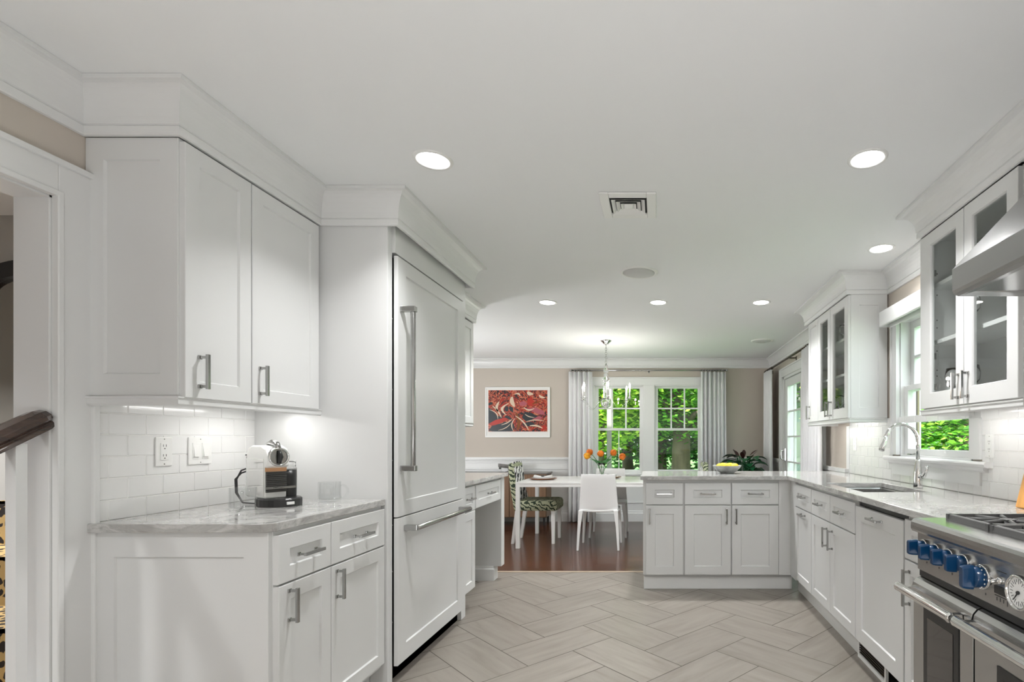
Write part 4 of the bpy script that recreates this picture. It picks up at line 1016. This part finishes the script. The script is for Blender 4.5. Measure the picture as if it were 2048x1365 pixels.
# moulded chairs; built facing +y (its back towards -y)
def shell_chair(label, grp='white moulded dining chairs'):
    t = thing('dining_chair', label, 'chair', (0, 0, 0), grp)
    rg = []
    n = 14
    def row(wd, y, z, th, cv):
        f = [(wd*math.sin(a), y-cv*(1-math.cos(a))*1.0, z) for a in [(-1+2*k/n)*1.15 for k in range(n+1)]]
        return f
    rows = []
    for k in range(9):
        s = k/8; z = .43+.40*s; y = -.185-.055*s**1.3; wd = (.215-.030*s)/math.sin(1.15); rows.append((wd, y, z))
    fr_, bk = [], []
    for wd, y, z in rows:
        front = [(wd*math.sin(a), y+.05*(1-math.cos(a))*.9, z) for a in [(-1+2*k/n)*1.15 for k in range(n+1)]]
        back = [(p[0]*1.0, p[1]-.012, p[2]) for p in reversed(front)]
        rg.append(front+back)
    MB().loft(rg).build('backrest', 'cshell', t, bevel=.003)
    b = MB(); rg = []
    for k in range(10):
        s = k/9; y = -.20+.41*s; wd = .205+.015*math.sin(PI*s); z = .445-.020*math.sin(PI*s)+(.0 if s < .9 else -.008)
        top = [(wd*(-1+2*i/10), y, z-.010*math.cos(PI*(-1+2*i/10)/2)) for i in range(11)]
        rg.append(top+[(p[0], p[1], p[2]-.022) for p in reversed(top)])
    b.loft(rg).build('seat', 'cshell', t, bevel=.003)
    for sx in (-1, 1):
        for sy, yt, yb in ((-1, -.205, -.235), (1, .185, .205)):
            b = MB(); r = []
            for z, w, xx, yy in ((.005 if False else 0, .011, .222, yb), (.25, .016, .208, yb+(yt-yb)*.6), (.435, .024, .190, yt)):
                r.append([(sx*xx+dx*w, yy+dy*w, z) for dx, dy in ((-1, -1), (1, -1), (1, 1), (-1, 1))])
            b.loft(r, True, True, False).build('leg', 'cshell', t, bevel=.004)
            MB().box(sx*.222-.010, sx*.222+.010, yb-.010, yb+.010, -.0005, .004)
    return t
c1 = shell_chair('white moulded chair tucked under the near side of the table'); c1.location = (-.64, 5.93, 0)
c2 = copy_tree(c1); c2['label'] = 'white moulded chair on the far window side of the table'; c2.location = (-.605, 6.64, 0); c2.rotation_euler = (0, 0, PI)
# patterned upholstered chairs; built facing +x
def parson_chair(label):
    t = thing('dining_chair', label, 'chair', (0, 0, 0), 'patterned upholstered dining chairs')
    b = MB(); rg = []
    for k in range(8):
        s = k/7; z = .40+.525*s; x = -.20-.075*s-.01*math.sin(PI*s); th = .040-.010*s; wd = .205+.012*s-(.02 if k == 7 else 0)
        n = 6; f = [(x+th-.0*abs(u), wd*u, z+(.015*(1-u*u) if k == 7 else 0)) for u in [-1+2*i/n for i in range(n+1)]]
        bk = [(x-th, p[1], p[2]) for p in reversed(f)]
        rg.append(f+bk)
    o = b.loft(rg).build('backrest', 'palm', t, bevel=.012)
    fr_ = MB(); rg2 = []
    for k in range(7):
        s = .10+.90*k/6; z = .42+.515*s; x = -.20-.077*s-.01*math.sin(PI*s)+.040-.010*s+.003
        if k == 6: z += .012; x -= .012
        rg2.append([(x, .195*u, z) for u in (-1, -.5, 0, .5, 1)])
    fr_.loft(rg2, False, False).build('backrest_cover', 'zebra', o, solid=.004)
    b = MB(); rg = []
    for z, e in ((.385, .006), (.392, 0), (.47, 0), (.492, .010), (.503, .035), (.506, .08)):
        x0, x1, y0, y1 = -.235+e, .26-e, -.225+e, .225-e; c = .03
        rg.append([(x0+c, y0, z), (x1-c, y0, z), (x1-c*.3, y0+c*.3, z), (x1, y0+c, z), (x1, y1-c, z), (x1-c*.3, y1-c*.3, z), (x1-c, y1, z), (x0+c, y1, z), (x0, y1-c, z), (x0, y0+c, z)])
    b.loft(rg).build('seat', 'palm', t)
    for sx, xt, xb in ((-1, -.20, -.255), (1, .215, .215)):
        for sy in (-1, 1):
            rg = [[(x+dx*w, sy*.19+dy*w, z) for dx, dy in ((-1, -1), (1, -1), (1, 1), (-1, 1))] for z, x, w in ((0, xb, .017), (.384, xt, .024))]
            MB().loft(rg, True, True, False).build('leg', 'tablewhite', t, bevel=.002)
    return t
p1 = parson_chair('green palm-print upholstered chair at the left end of the table'); p1.location = (-1.415, 6.27, 0)
p2 = copy_tree(p1); p2['label'] = 'zebra-backed upholstered chair at the right table end, behind the peninsula'; p2.location = (.29, 6.27, 0); p2.rotation_euler = (0, 0, PI)
# place settings
def setting(x, y, lab, side):
    tz = TZ+.0005
    o = MB().lathe([(.0005, tz), (.11, tz), (.165, tz+.012), (.163, tz+.015), (.11, tz+.005), (.0005, tz+.004)], (x, y, 0), 36).build('charger_plate', 'terra'); tagp(o, 'brown charger plate '+lab, 'plate', 'place settings on the dining table')
    z = tz+.0055
    o = MB().lathe([(.0005, z), (.08, z), (.125, z+.014), (.123, z+.017), (.08, z+.005), (.0005, z+.004)], (x, y, 0), 36).build('dinner_plate', 'ceramic'); tagp(o, 'white dinner plate '+lab, 'plate', 'place settings on the dining table')
    n = MB(); z += .0052; rg = []
    for k in range(9):
        s = k/8; ww = .035+.05*abs(2*s-1); hh = .012+.012*abs(2*s-1)
        ring = [(ww*math.cos(a)*.8, hh*(1+math.sin(a))*.9) for a in [2*PI*i/10 for i in range(10)]]
        rg.append([(x-.10+.2*s, y+p, z+q+.0012) for p, q in ring])
    t = thing('napkin', 'folded white napkin in a dark ring '+lab, 'napkin', (x, y, z), 'place settings on the dining table')
    n.loft(rg).build('cloth', 'curtain', t)
    MB().tube([(x-.018, y, z+.016), (x+.018, y, z+.016)], .0225, 14).build('napkin_ring', 'pot', t)
setting(-1.357, 6.25, 'at the left end of the table', 0)
setting(-.605, 6.50, 'on the window side, behind the tulips', 1)
# vase of tulips
vx_, vy_ = -.655, 6.22
t = thing('glass_vase', 'slim clear glass vase holding orange tulips', 'vase', (vx_, vy_, TZ))
z = TZ+.0005
MB().lathe([(.0005, z), (.040, z), (.042, z+.004), (.030, z+.06), (.026, z+.11), (.034, z+.16), (.045, z+.20), (.043, z+.20), (.032, z+.16), (.0235, z+.11), (.027, z+.06), (.036, z+.012), (.0005, z+.01)], (vx_, vy_, 0), 28).build('vessel', 'glass', t)
def tulip(dx, dy, h, lb, yel=False):
    base = Vector((vx_+dx*.05, vy_+dy*.04, z+.03)); mid = Vector((vx_+dx*.10, vy_+dy*.10, z+.20)); tip = Vector((vx_+dx, vy_+dy, z+h))
    t = thing('tulip', lb, 'flower', base, 'orange tulips in the vase')
    pts = [base.lerp(mid, s).lerp(mid.lerp(tip, s), s) for s in [i/7 for i in range(8)]]
    MB().tube(pts, .0035, 8).build('stem', 'tulipleaf', t)
    d = (pts[-1]-pts[-2]).normalized(); up = d.orthogonal().normalized(); sd = d.cross(up); b = MB()
    for k in range(6):
        a = 2*PI*k/6; r_ = up*math.cos(a)+sd*math.sin(a); tn = d.cross(r_); rg = []
        s0 = 1 if k % 2 else .9
        for q in range(6):
            s = q/5; rad = .037*math.sin(PI*min(s*.75+.12, 1))*s0; wd = .028*math.sin(PI*(s*.88+.10)); c = tip+d*(s*.078-.006)
            rg.append([c+r_*(rad-.004*abs(u))+tn*wd*u for u in (-1, -.5, 0, .5, 1)])
        b.loft(rg, False, False)
    b.build('blossom', 'tulipy' if yel else 'tulip', t, solid=.002)
    lf = MB()
    for s_, sp in ((1, .75), (-1, .5)):
        e = Vector((dx, dy, 0)); e = e.normalized() if e.length > .02 else Vector((s_, .3, 0)); e = (e+Vector((-e.y, e.x, 0))*s_*.8).normalized(); nrm = Vector((0, 0, 1)); sdv = e.cross(nrm)
        rg = []
        for q in range(8):
            u = q/7; c = mid+e*(.13*u**1.25)*sp*1.3+Vector((0, 0, .14*sp*(u-.35*u*u)))-Vector((0, 0, .03)); wd = .028*math.sin(PI*(u*.92+.06)); rg.append([c-sdv*wd+nrm*.004, c, c+sdv*wd+nrm*.004])
        lf.loft(rg, False, False)
    lf.build('leaf', 'tulipleaf', t, solid=.0015)
tulip(-.125, .03, .30, 'orange tulip at the upper left of the vase'); tulip(-.14, -.04, .265, 'yellowish tulip, lowest on the left of the vase', True)
tulip(-.01, 0, .275, 'orange tulip in the middle of the vase'); tulip(.115, .02, .295, 'orange tulip right of the middle of the vase'); tulip(.215, -.01, .262, 'orange tulip leaning furthest right')
# sideboard and grey boat bowl
t = thing('sideboard', 'low brown wood sideboard against the dining wall', 'sideboard', (-2.3, 7.53, 0))
MB().box(-3.1, -1.55, 7.36, 7.70, .115, .722).build('body', 'walnut', t, bevel=.002)
MB().box(-3.12, -1.535, 7.35, 7.705, .7225, .742).build('top', mat('grey sideboard top', (.20, .19, .18), .3), t, bevel=.002)
for x0 in (-3.09, -2.575, -2.06): MB().box(x0, x0+.505, 7.342, 7.3595, .125, .715).build('door', 'walnut', t, bevel=.002)
for x in (-3.05, -1.59):
    for y in (7.40, 7.66): MB().box(x-.012, x+.012, y-.012, y+.012, 0, .1145).build('leg', 'black', t)
t = thing('boat_bowl', 'long shallow grey bowl raised on the sideboard', 'bowl', (-2.12, 7.52, .742))
b = MB(); rg = []
for k in range(13):
    s = -1+2*k/12; wd = .09*math.sqrt(max(0.02, 1-s*s)); zt = .845+.018*s*s; x = -2.12+.15*s; rg.append([(x, 7.52-wd, zt), (x, 7.52-wd*.7, zt-.03), (x, 7.52, zt-.043), (x, 7.52+wd*.7, zt-.03), (x, 7.52+wd, zt)])
b.loft(rg, False, False).build('bowl', 'boatgrey', t, solid=.008)
MB().lathe([(.0005, .7425), (.055, .7425), (.05, .75), (.014, .76), (.012, .79), (.03, .806), (.0005, .807)], (-2.12, 7.52, 0), 20).build('stand', 'boatgrey', t)
# framed print
t = thing('framed_artwork', 'framed abstract print in red, black and cream on the dining wall', 'picture', (-2.05, YB-.02, 1.245))
ax0, ax1, az0, az1 = -2.53, -1.578, 1.242, 1.982
b = MB(); loops(b, pb, [(ax0, ax1, az0, az1, .002), (ax0, ax1, az0, az1, .024), (ax0+.018, ax1-.018, az0+.018, az1-.018, .024), (ax0+.018, ax1-.018, az0+.018, az1-.018, .014)]); b.build('frame', 'tablewhite', t)
MB().pbox(pb, ax0+.018, ax1-.018, az0+.018, az1-.018, .0142, .0155).build('paper', mat('cream print paper', (.80, .79, .76), .7), t)
ix0, ix1, iz0, iz1 = ax0+.045, ax1-.038, az0+.085, az1-.045
canvas = MB().pbox(pb, ix0, ix1, iz0, iz1, .0156, .0165).build('print', 'art', t)
def blob(name, m, shapes, c):
    Wd, Hd = ix1-ix0, iz1-iz0
    for pts in shapes:
        n = len(pts); q = [P3(pb, ix0+Wd*u, iz0+Hd*(1-v), c) for u, v in pts]; MB().add(q, [tuple(range(n))]).build(name, m, canvas)
def streak(u0, v0, u1, v1, bend, wd, n=8):
    L, Rr = [], []
    dx, dy = u1-u0, v1-v0; ln = math.hypot(dx, dy); px, py = -dy/ln, dx/ln
    for k in range(n+1):
        s = k/n; x = u0+dx*s+px*bend*math.sin(PI*s); y = v0+dy*s+py*bend*math.sin(PI*s); ww = wd*math.sin(PI*(.08+.86*s))**.7
        L.append((min(max(x+px*ww, 0), 1), min(max(y+py*ww, 0), 1))); Rr.append((min(max(x-px*ww, 0), 1), min(max(y-py*ww, 0), 1)))
    return L+Rr[::-1]
blob('print_shape', 'artdark', [[(0, .42), (.06, .47), (.14, .60), (.24, .66), (.34, .62), (.42, .72), (.30, .70), (.18, .76), (.08, .84), (0, .74)], [(.62, .52), (.74, .55), (.86, .66), (.78, .74), (.64, .76), (.57, .66)], [(.0, .98), (.06, .86), (.22, .80), (.40, .74), (.44, .86), (.42, .99), (.26, 1), (.1, 1)], [(.29, .38), (.34, .40), (.34, .50), (.30, .52), (.27, .46)], [(.36, .38), (.42, .42), (.42, .54), (.37, .50), (.345, .44)], [(.58, .80), (.72, .76), (.80, .82), (.70, .88), (.60, .86)]], .0168)
blob('print_shape', 'artred', [[(.02, .80), (.12, .72), (.28, .66), (.34, .70), (.24, .78), (.12, .84), (.04, .86)], [(.66, .20), (.74, .16), (.78, .30), (.74, .40), (.66, .36)], [(.88, .88), (.96, .84), (1, .94), (.9, .98)]], .0169)
blob('print_shape', 'artpink', [[(.52, .30), (.60, .26), (.66, .32), (.62, .38), (.54, .38)], [(.62, .44), (.80, .42), (.94, .50), (.96, .60), (.84, .58), (.72, .50)], [(.74, .70), (.86, .62), (.92, .66), (.84, .74)]], .0170)
blob('print_shape', 'artcream', [streak(.02, .47, .16, .70, -.05, .010), streak(.07, .38, .22, .66, -.02, .014), streak(.18, .28, .16, .52, .03, .022), streak(.34, .32, .30, .60, .09, .022), streak(.40, .16, .44, .40, .02, .035), streak(.44, .10, .54, .14, -.04, .02), streak(.46, .62, .68, .96, -.03, .014), streak(.45, .68, .42, .98, .04, .010), streak(.22, .84, .40, .70, .02, .010), streak(.17, .97, .38, .80, .03, .008), streak(.62, .58, .78, .66, .02, .010), streak(.64, .76, .94, .74, -.03, .012), streak(.66, .04, .76, .10, .02, .04), streak(.86, .12, .96, .18, .02, .025), streak(.60, .42, .78, .44, .05, .018), streak(.70, .86, .92, .92, -.03, .02)], .0171)
blob('print_shape', 'terra', [streak(.47, .55, .50, .96, -.03, .03), streak(.74, .34, .90, .28, -.02, .014)], .01695)
# curtains
def curtain(pl, a0, a1, z0, z1, c, folds, amp, label, flare=.0, par=None):
    b = MB(); n = folds*10; rows = []; ph = random.random()*6
    for k in range(9):
        s = k/8; z = z1+(z0-z1)*s; row = []
        for i in range(n+1):
            u = i/n; a = a0+(a1-a0)*u; a = a+(a-(a0+a1)/2)*flare*s
            am = amp*(.75+.35*s)*(1+.3*math.sin(u*7+ph)); row.append(P3(pl, a+.012*math.sin(u*folds*4*PI+1+s)*s, z, c+am*math.sin(u*folds*2*PI+.5*math.sin(u*9+ph)+.15*s)))
        rows.append(row)
    b.loft(rows, False, False); o = b.build('curtain', 'curtain', solid=.003); return tagp(o, label, 'curtain', 'white linen curtains')
def rod(pl, a0, a1, z, c, label, ends, m='nickel'):
    t = thing('curtain_rod', label, 'curtain rod', P3(pl, (a0+a1)/2, z, c))
    MB().tube([P3(pl, a0, z, c), P3(pl, a1, z, c)], .011, 12).build('rod', m, t)
    for a in (a0, a1): MB().ball(P3(pl, a, z, c), .018, seg=10, rn=7).build('finial', m, t)
    for a in (a0+.05, (a0+a1)/2, a1-.05):
        b = MB(); b.tube([P3(pl, a, z, c-.008), P3(pl, a, z, .001)], .007, 8); b.pbox(pl, a-.012, a+.012, z-.03, z+.02, 0, .006); b.build('bracket', m, t)
    for e0, e1, n in ends:
        for k in range(n):
            a = e0+(e1-e0)*k/(n-1); q = [P3(pl, a, z+.018*math.sin(x), c+.018*math.cos(x)) for x in [2*PI*i/10 for i in range(11)]]; MB().tube(q, .003, 6).build('ring', m, t)
rod(pb, -1.26, 1.02, 2.222, .075, 'satin metal curtain rod above the pair of dining windows', ((-1.25, -1.0, 7), (.66, .95, 8)))
curtain(pb, -1.29, -.945, .012, 2.198, .095, 5, .040, 'white curtain at the left of the dining windows', .05)
curtain(pb, .64, 1.0, .012, 2.198, .095, 6, .042, 'white curtain at the right of the dining windows', .03)
rod(pr, 4.95, 7.62, 2.185, .10, 'dark bronze curtain rod above the patio door', ((7.16, 7.58, 7), (5.0, 5.5, 6)), 'bronze')
curtain(pr, 7.13, 7.60, .012, 2.16, .115, 6, .040, 'white curtain at the far side of the patio door', .0)
curtain(pr, 4.98, 5.62, .012, 2.16, .115, 8, .040, 'white curtain at the near side of the patio door, partly behind the cabinet', .04)
# chandelier
chx, chy = -.614, 6.32
t = thing('chandelier', 'six-armed clear glass chandelier over the dining table', 'chandelier', (chx, chy, 1.585))
b = MB().lathe([(.066, ZC-.002), (.062, ZC-.012), (.045, ZC-.022), (.040, ZC-.030), (.020, ZC-.048), (.010, ZC-.055), (.0005, ZC-.056)], (chx, chy, 0), 24)
b.build('canopy', 'chrome', t)
b = MB(); zc_ = ZC-.06
while zc_ > 2.13:
    k = int(round((ZC-zc_)/.026)) % 2; q = [(chx+(.010*math.cos(a) if k else 0), chy+(0 if k else .010*math.cos(a)), zc_-.018+.019*math.sin(a)) for a in [2*PI*i/12 for i in range(13)]]; b.tube(q, .0025, 6); zc_ -= .026
b.build('chain', 'nickel', t)
b = MB(); prof = [(.0005, 2.125)]
for zz, r_ in ((2.11, .012), (2.095, .022), (2.075, .014), (2.055, .030), (2.03, .034), (2.005, .016), (1.985, .034), (1.965, .018), (1.945, .038), (1.915, .044), (1.89, .020), (1.875, .045), (1.855, .022), (1.84, .030), (1.80, .020), (1.75, .018), (1.72, .022), (1.705, .040)): prof.append((r_, zz))
prof += [(.0005, 1.70)]; b.lathe(prof, (chx, chy, 0), 20); b.build('stem', 'glass', t)
MB().lathe([(.0005, 1.585), (.02, 1.588), (.052, 1.605), (.062, 1.635), (.060, 1.67), (.052, 1.70), (.050, 1.70), (.058, 1.67), (.058, 1.637), (.048, 1.61), (.0005, 1.594)], (chx, chy, 0), 24).build('bowl', 'glass', t)
MB().lathe([(.0005, 1.60), (.018, 1.603), (.030, 1.62), (.032, 1.66), (.0005, 1.665)], (chx, chy, 0), 16).build('hub', 'chrome', t)
for k in range(6):
    a = R(-20+60*k); ca, sa = math.cos(a), math.sin(a); A = MB(); pts = []
    for s in range(13):
        u = s/12; rr = .045+.265*u; zz = 1.70-.115*math.sin(PI*min(1, u*1.08)**1.1)*(1 if u < .75 else 1)-.03*u+(.02*math.sin(2*PI*u) if u < .5 else 0); pts.append((chx+rr*ca, chy+rr*sa, zz))
    arm = A.tube(pts, .0085, 8).build('arm', 'mugglass', t); ex, ey, ez = pts[-1]
    MB().lathe([(.006, ez), (.012, ez+.012), (.042, ez+.022), (.044, ez+.026), (.014, ez+.018), (.0005, ez+.018)], (ex, ey, 0), 18).build('drip_cup', 'mugglass', arm)
    MB().lathe([(.0005, ez+.0185), (.013, ez+.0185), (.014, ez+.045), (.0005, ez+.0455)], (ex, ey, 0), 14).build('socket', 'chrome', arm)
    MB().lathe([(.0005, ez+.046), (.0105, ez+.046), (.0105, ez+.145), (.0005, ez+.146)], (ex, ey, 0), 14).build('candle_sleeve', 'ceramic', arm)
    MB().lathe([(.004, ez+.1465), (.010, ez+.160), (.011, ez+.170), (.007, ez+.188), (.0005, ez+.205)], (ex, ey, 0), 12, caps=True).build('bulb', 'bulb', arm)
    ld = bpy.data.lights.new('flame', 'POINT'); ld.energy = 1.3; ld.shadow_soft_size = .02; ld.color = (1, .96, .9)
    lo = bpy.data.objects.new('flame', ld); C.objects.link(lo); lo.parent = arm; lo.location = Vector((ex, ey, ez+.235))-wloc(t)
# potted plant
px_, py_ = 1.20, 7.26
t = thing('potted_plant', 'broad-leaved potted plant with dark red upper leaves in the dining corner', 'plant', (px_, py_, 0))
MB().lathe([(.0005, 0), (.13, 0), (.17, .30), (.18, .34), (.165, .34), (.155, .30), (.0005, .29)], (px_, py_, 0), 28).build('pot', 'pot', t)
MB().lathe([(.0005, .301), (.154, .301), (.0005, .3015)], (px_, py_, 0), 24).build('soil', 'soil', t)
stt = MB(); lg = MB(); lr = MB()
def pleaf(mb, base, d, L, wd, droop):
    d = Vector(d).normalized(); sd = d.cross(Vector((0, 0, 1))).normalized(); rg = []
    for q in range(7):
        u = q/6; c = Vector(base)+d*L*u-Vector((0, 0, droop*u*u)); ww = wd*math.sin(PI*(u*.9+.06)); rg.append([c-sd*ww+Vector((0, 0, ww*.3)), c, c+sd*ww+Vector((0, 0, ww*.3))])
    mb.loft(rg, False, False)
for k in range(34):
    a = k*2.4; h = .62+.34*random.random(); rr = .03+.10*random.random(); p0 = (px_+.05*math.cos(a), py_+.05*math.sin(a), .30); p1 = (px_+rr*math.cos(a), py_+rr*math.sin(a), h)
    stt.tube([p0, p1], .006, 6); pleaf(lg, p1, (math.cos(a), math.sin(a), .55), .24, .082, .12)
for a, el, h in ((2.9, .9, .93), (2.2, 1.0, .97), (.3, .9, .98), (-.2, 1.3, .95), (1.4, 1.6, .95), (3.4, .35, .92), (-.6, .3, .92), (4.4, 1.2, .94), (2.6, 2.2, .95), (.8, .5, .93), (5.2, .8, .92), (3.0, 1.9, .90)):
    p0 = (px_+.04*math.cos(a), py_+.04*math.sin(a), .30); p1 = (px_+.09*math.cos(a), py_+.09*math.sin(a), h); stt.tube([p0, p1], .006, 6); pleaf(lr, p1, (math.cos(a), math.sin(a), el), .17, .030, .03)
stt.build('stem', 'leafd', t); lg.build('foliage', 'leafd', t); lr.build('red_foliage', 'leafr', t)['label'] = 'dark red upper leaves'
# ================================================================== STAIR HALL
st = MB(); st.box(-4.6, XL-.10, YF, 4.58, -.08, 0); struct('floor', st, 'hallfloor')
hw_ = MB(); hw_.box(-4.7, -4.6, YF, 4.58, 0, ZC).box(-4.6, XL-.10, 2.80, 2.90, 0, ZC).box(-4.6, XL-.1, YF-.1, YF, 0, ZC); struct('wall_hall', hw_, 'hall')
t = thing('staircase', 'carpeted stairs rising behind the hall doorway', 'staircase', (-2.6, 1.9, 0))
b = MB(); cpt = MB()
y, z = .95, 0
for k in range(9):
    y0 = 1.25+k*.255; z1 = .185*(k+1)
    if y0+.255 > 2.79: break
    b.box(-2.95, -2.062, y0, 2.795, .185*k+.0005*(k > 0), z1)
    cpt.box(-2.85, -2.10, y0-.012, y0+.255, z1+.0005, z1+.012).box(-2.85, -2.10, y0-.012, y0-.001, .185*k+.012, z1+.012)
b.build('steps', 'trim', t); cpt.build('stair_runner', 'leopard', t)['label'] = 'leopard print stair runner'
t = thing('banister', 'dark wooden handrail on a white baluster in the hall doorway', 'banister', (-2.0, 1.6, 0))
b = MB()
def railring(c, s=1):
    pf = [(-.026, -.030), (-.026, -.018), (-.020, -.012), (-.032, .002), (-.034, .016), (-.022, .030), (0, .034), (.022, .030), (.034, .016), (.032, .002), (.020, -.012), (.026, -.018), (.026, -.030)]
    return [(c[0]+p*s, c[1]-q*s*.50, c[2]+q*s*.86) for p, q in pf]
pe = Vector((-1.968, 1.672, 1.262)); dd = Vector((0, -.86, -.50))
b.loft([railring(pe+dd*-.020, .86), railring(pe, 1), railring(pe+dd*1.2, 1)], True, True, False)
b.build('handrail', 'handrail', t, bevel=.002)
for k in range(4):
    y = 1.598-.13*k
    if y < 1.15: break
    zt = 1.262-(1.672-y)*.5/.86-.03
    MB().box(-1.984, -1.952, y, y+.030, .0, zt).build('baluster', 'trim', t)
t = thing('hall_mirror', 'tall arched mirror with a black frame on the hall wall', 'mirror', (-3.28, 2.79, .9))
cx_, zt_ = -3.28, 2.16
def arch(hw, top, sh, n=20):
    pts = [(cx_-hw, 1.25), (cx_-hw, top-sh)]
    for k in range(1, n): a = PI-PI*k/n; pts.append((cx_+hw*math.cos(a), top-sh+sh*math.sin(a)))
    return pts+[(cx_+hw, top-sh), (cx_+hw, 1.25)]
o_, i_ = arch(.32, 2.16, .13), arch(.25, 2.075, .09)
b = MB(); b.loft([[(x, y, z) for x, z in q] for q, y in ((o_, 2.799), (o_, 2.77), (i_, 2.762), (i_, 2.787))], True, False, False)
b.build('frame', 'black', t); MB().add([(x, 2.788, z) for x, z in i_], [tuple(range(len(i_)))]).build('mirror_glass', mat('silvered mirror', (.55, .54, .52), .06, 1), t)
can_light(-2.9, .4, 'added unseen ceiling lamp in the stair hall, nearer the camera', 'added hall lamps', pw=1.6)  # unseen lamp put in to light the hall
can_light(-3.3, 1.9, 'added unseen ceiling lamp in the stair hall, by the mirror', 'added hall lamps', pw=3.0)  # second lamp added to lift the dark hall wall
# ================================================================== OUTDOORS
def leaves(n, box, size, seed, shape='ellipsoid'):
    rd = random.Random(seed); V = []; F = []
    x0, x1, y0, y1, z0, z1 = box; cx, cy, cz = (x0+x1)/2, (y0+y1)/2, (z0+z1)/2
    for i in range(n):
        while True:
            u, v, w_ = rd.uniform(-1, 1), rd.uniform(-1, 1), rd.uniform(-1, 1); r2 = u*u+v*v+w_*w_
            if shape == 'box' or (.25 < r2 < 1): break
        p = Vector((cx+u*(x1-x0)/2, cy+v*(y1-y0)/2, cz+w_*(z1-z0)/2))
        a = rd.uniform(0, 2*PI); tilt = rd.uniform(-.5, .9); d = Vector((math.cos(a), math.sin(a), -.35+rd.uniform(-.2, .3))).normalized()
        s_ = d.cross(Vector((0, 0, 1))).normalized(); s_ = (s_+Vector((0, 0, tilt))).normalized(); L = size*rd.uniform(.6, 1.3); W_ = L*.30
        b = len(V); V += [p, p+d*L*.35+s_*W_, p+d*L*.75+s_*W_*.7, p+d*L, p+d*L*.75-s_*W_*.7, p+d*L*.35-s_*W_]; F.append(tuple(range(b, b+6)))
    return V, F
def crown(par, n, box, size, seed, m, shape='ellipsoid', name='crown'):
    V, F = leaves(n, box, size, seed, shape); mb = MB(); mb.add(V, F); o = mb.build(name, m, par); return o
def tree(x, y, r, h, cb, n, size, m, label, seed, tr=.14, hgt=None):
    t = thing('tree', label, 'tree', (x, y, -.3), 'trees outside the windows')
    rd = random.Random(seed); tk = MB(); pts = [(x+rd.uniform(-.1, .1)*k*.5, y, -.3+(h+.3)*.85*k/6) for k in range(7)]
    tk.tube(pts, [tr*1.25]+[tr*(1-.1*k) for k in range(1, 7)], 12)
    for k in range(9):
        a = rd.uniform(0, 2*PI); z = cb+(h-cb)*.7*rd.random(); L = r*.8; tk.tube([(x, y, z), (x+L*.5*math.cos(a), y+L*.5*math.sin(a), z+.35), (x+L*math.cos(a), y+L*math.sin(a), z+.5)], [tr*.35, tr*.25, tr*.08], 6)
    tk.build('trunk', 'bark', t); crown(t, n, (x-r, x+r, y-r, y+r, cb, h), size, seed, m); return t
g = MB(); g.box(-40, 40, YO+.01, 60, -.42, -.30).box(XO+.01, 40, -20, YO+.01, -.42, -.30); o = g.build('lawn', 'lawn', origin=False); o['kind'] = 'structure'
tree(-1.25, 11.4, 1.5, 5.2, .9, 11440, 0.132, 'fol3', 'pale trunked young tree close outside the left dining window', 11, .07)
tree(.52, 11.8, 1.7, 6.0, 1.15, 11440, 0.132, 'fol1', 'thick trunked tree close outside the right dining window', 12, .24)
tree(.12, 14.6, 2.0, 6.5, .5, 13200, 0.158, 'fol2', 'shaded tree behind the thick trunk outside the dining window', 13, .14)
tree(-2.4, 14.5, 2.2, 6.5, .3, 13200, 0.158, 'fol1', 'leafy tree beyond the left dining window, left side', 14, .16)
tree(-.9, 16.8, 2.4, 7.0, .6, 13200, 0.185, 'fol2', 'deep green tree centred behind the left dining window', 15, .18)
tree(2.3, 15.6, 2.3, 7.0, .2, 13200, 0.185, 'fol2', 'deep green tree beyond the right edge of the dining window', 16, .18)
tree(4.6, 10.4, 1.7, 5.2, -.2, 15400, 0.106, 'fol3', 'bright yellow green tree outside the sink window', 17, .12)
tree(6.4, 10.5, 2.2, 5.0, -.3, 17600, 0.119, 'fol1', 'green tree further back outside the sink window', 18, .15)
tree(4.5, 7.6, 1.5, 2.6, -.3, 17600, 0.099, 'fol1', 'bushy green tree low outside the right part of the sink window', 19, .10)
t = thing('hedge', 'tall dense dark hedge at the end of the garden', 'hedge', (0, 22, -.3))
crown(t, 26000, (-9, 9, 20.5, 22.5, -.3, 7.0), .28, 31, 'fol2', 'box', 'foliage'); crown(t, 7000, (-9, 9, 20.3, 22.5, .5, 8.5), .34, 32, 'fol1', 'box', 'foliage')
t = thing('hedge', 'dense green hedge along the side garden beyond the sink window', 'hedge', (9.4, 12, -.3))
crown(t, 16000, (8.6, 10.2, 4, 20, -.3, 6.5), .28, 33, 'fol2', 'box', 'foliage')
t = thing('porch_post', 'white porch post outside the left dining window', 'post', (-.845, 8.9, -.3))
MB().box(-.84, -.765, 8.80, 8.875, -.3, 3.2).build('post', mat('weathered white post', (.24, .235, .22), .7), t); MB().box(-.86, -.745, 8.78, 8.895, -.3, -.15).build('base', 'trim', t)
t = thing('garden_shed', 'pale blue sided outbuilding beyond the patio door', 'building', (4.6, 15.5, -.3))
b = MB(); b.box(3.05, 6.2, 14.5, 17, -.3, 2.25)
for k in range(26): b.box(3.06+k*.12, 3.068+k*.12, 14.485, 14.5, -.3, 2.2)
b.build('wall', 'siding', t)
MB().poly([(2.85, 2.25), (6.4, 2.25), (4.6, 3.3)], 14.3, 2.9, 'y').build('roof', mat('grey shingle', (.18, .18, .19), .9, var=.3), t)
MB().box(3.7, 4.5, 14.46, 14.484, .6, 1.7).build('window', 'trim', t)
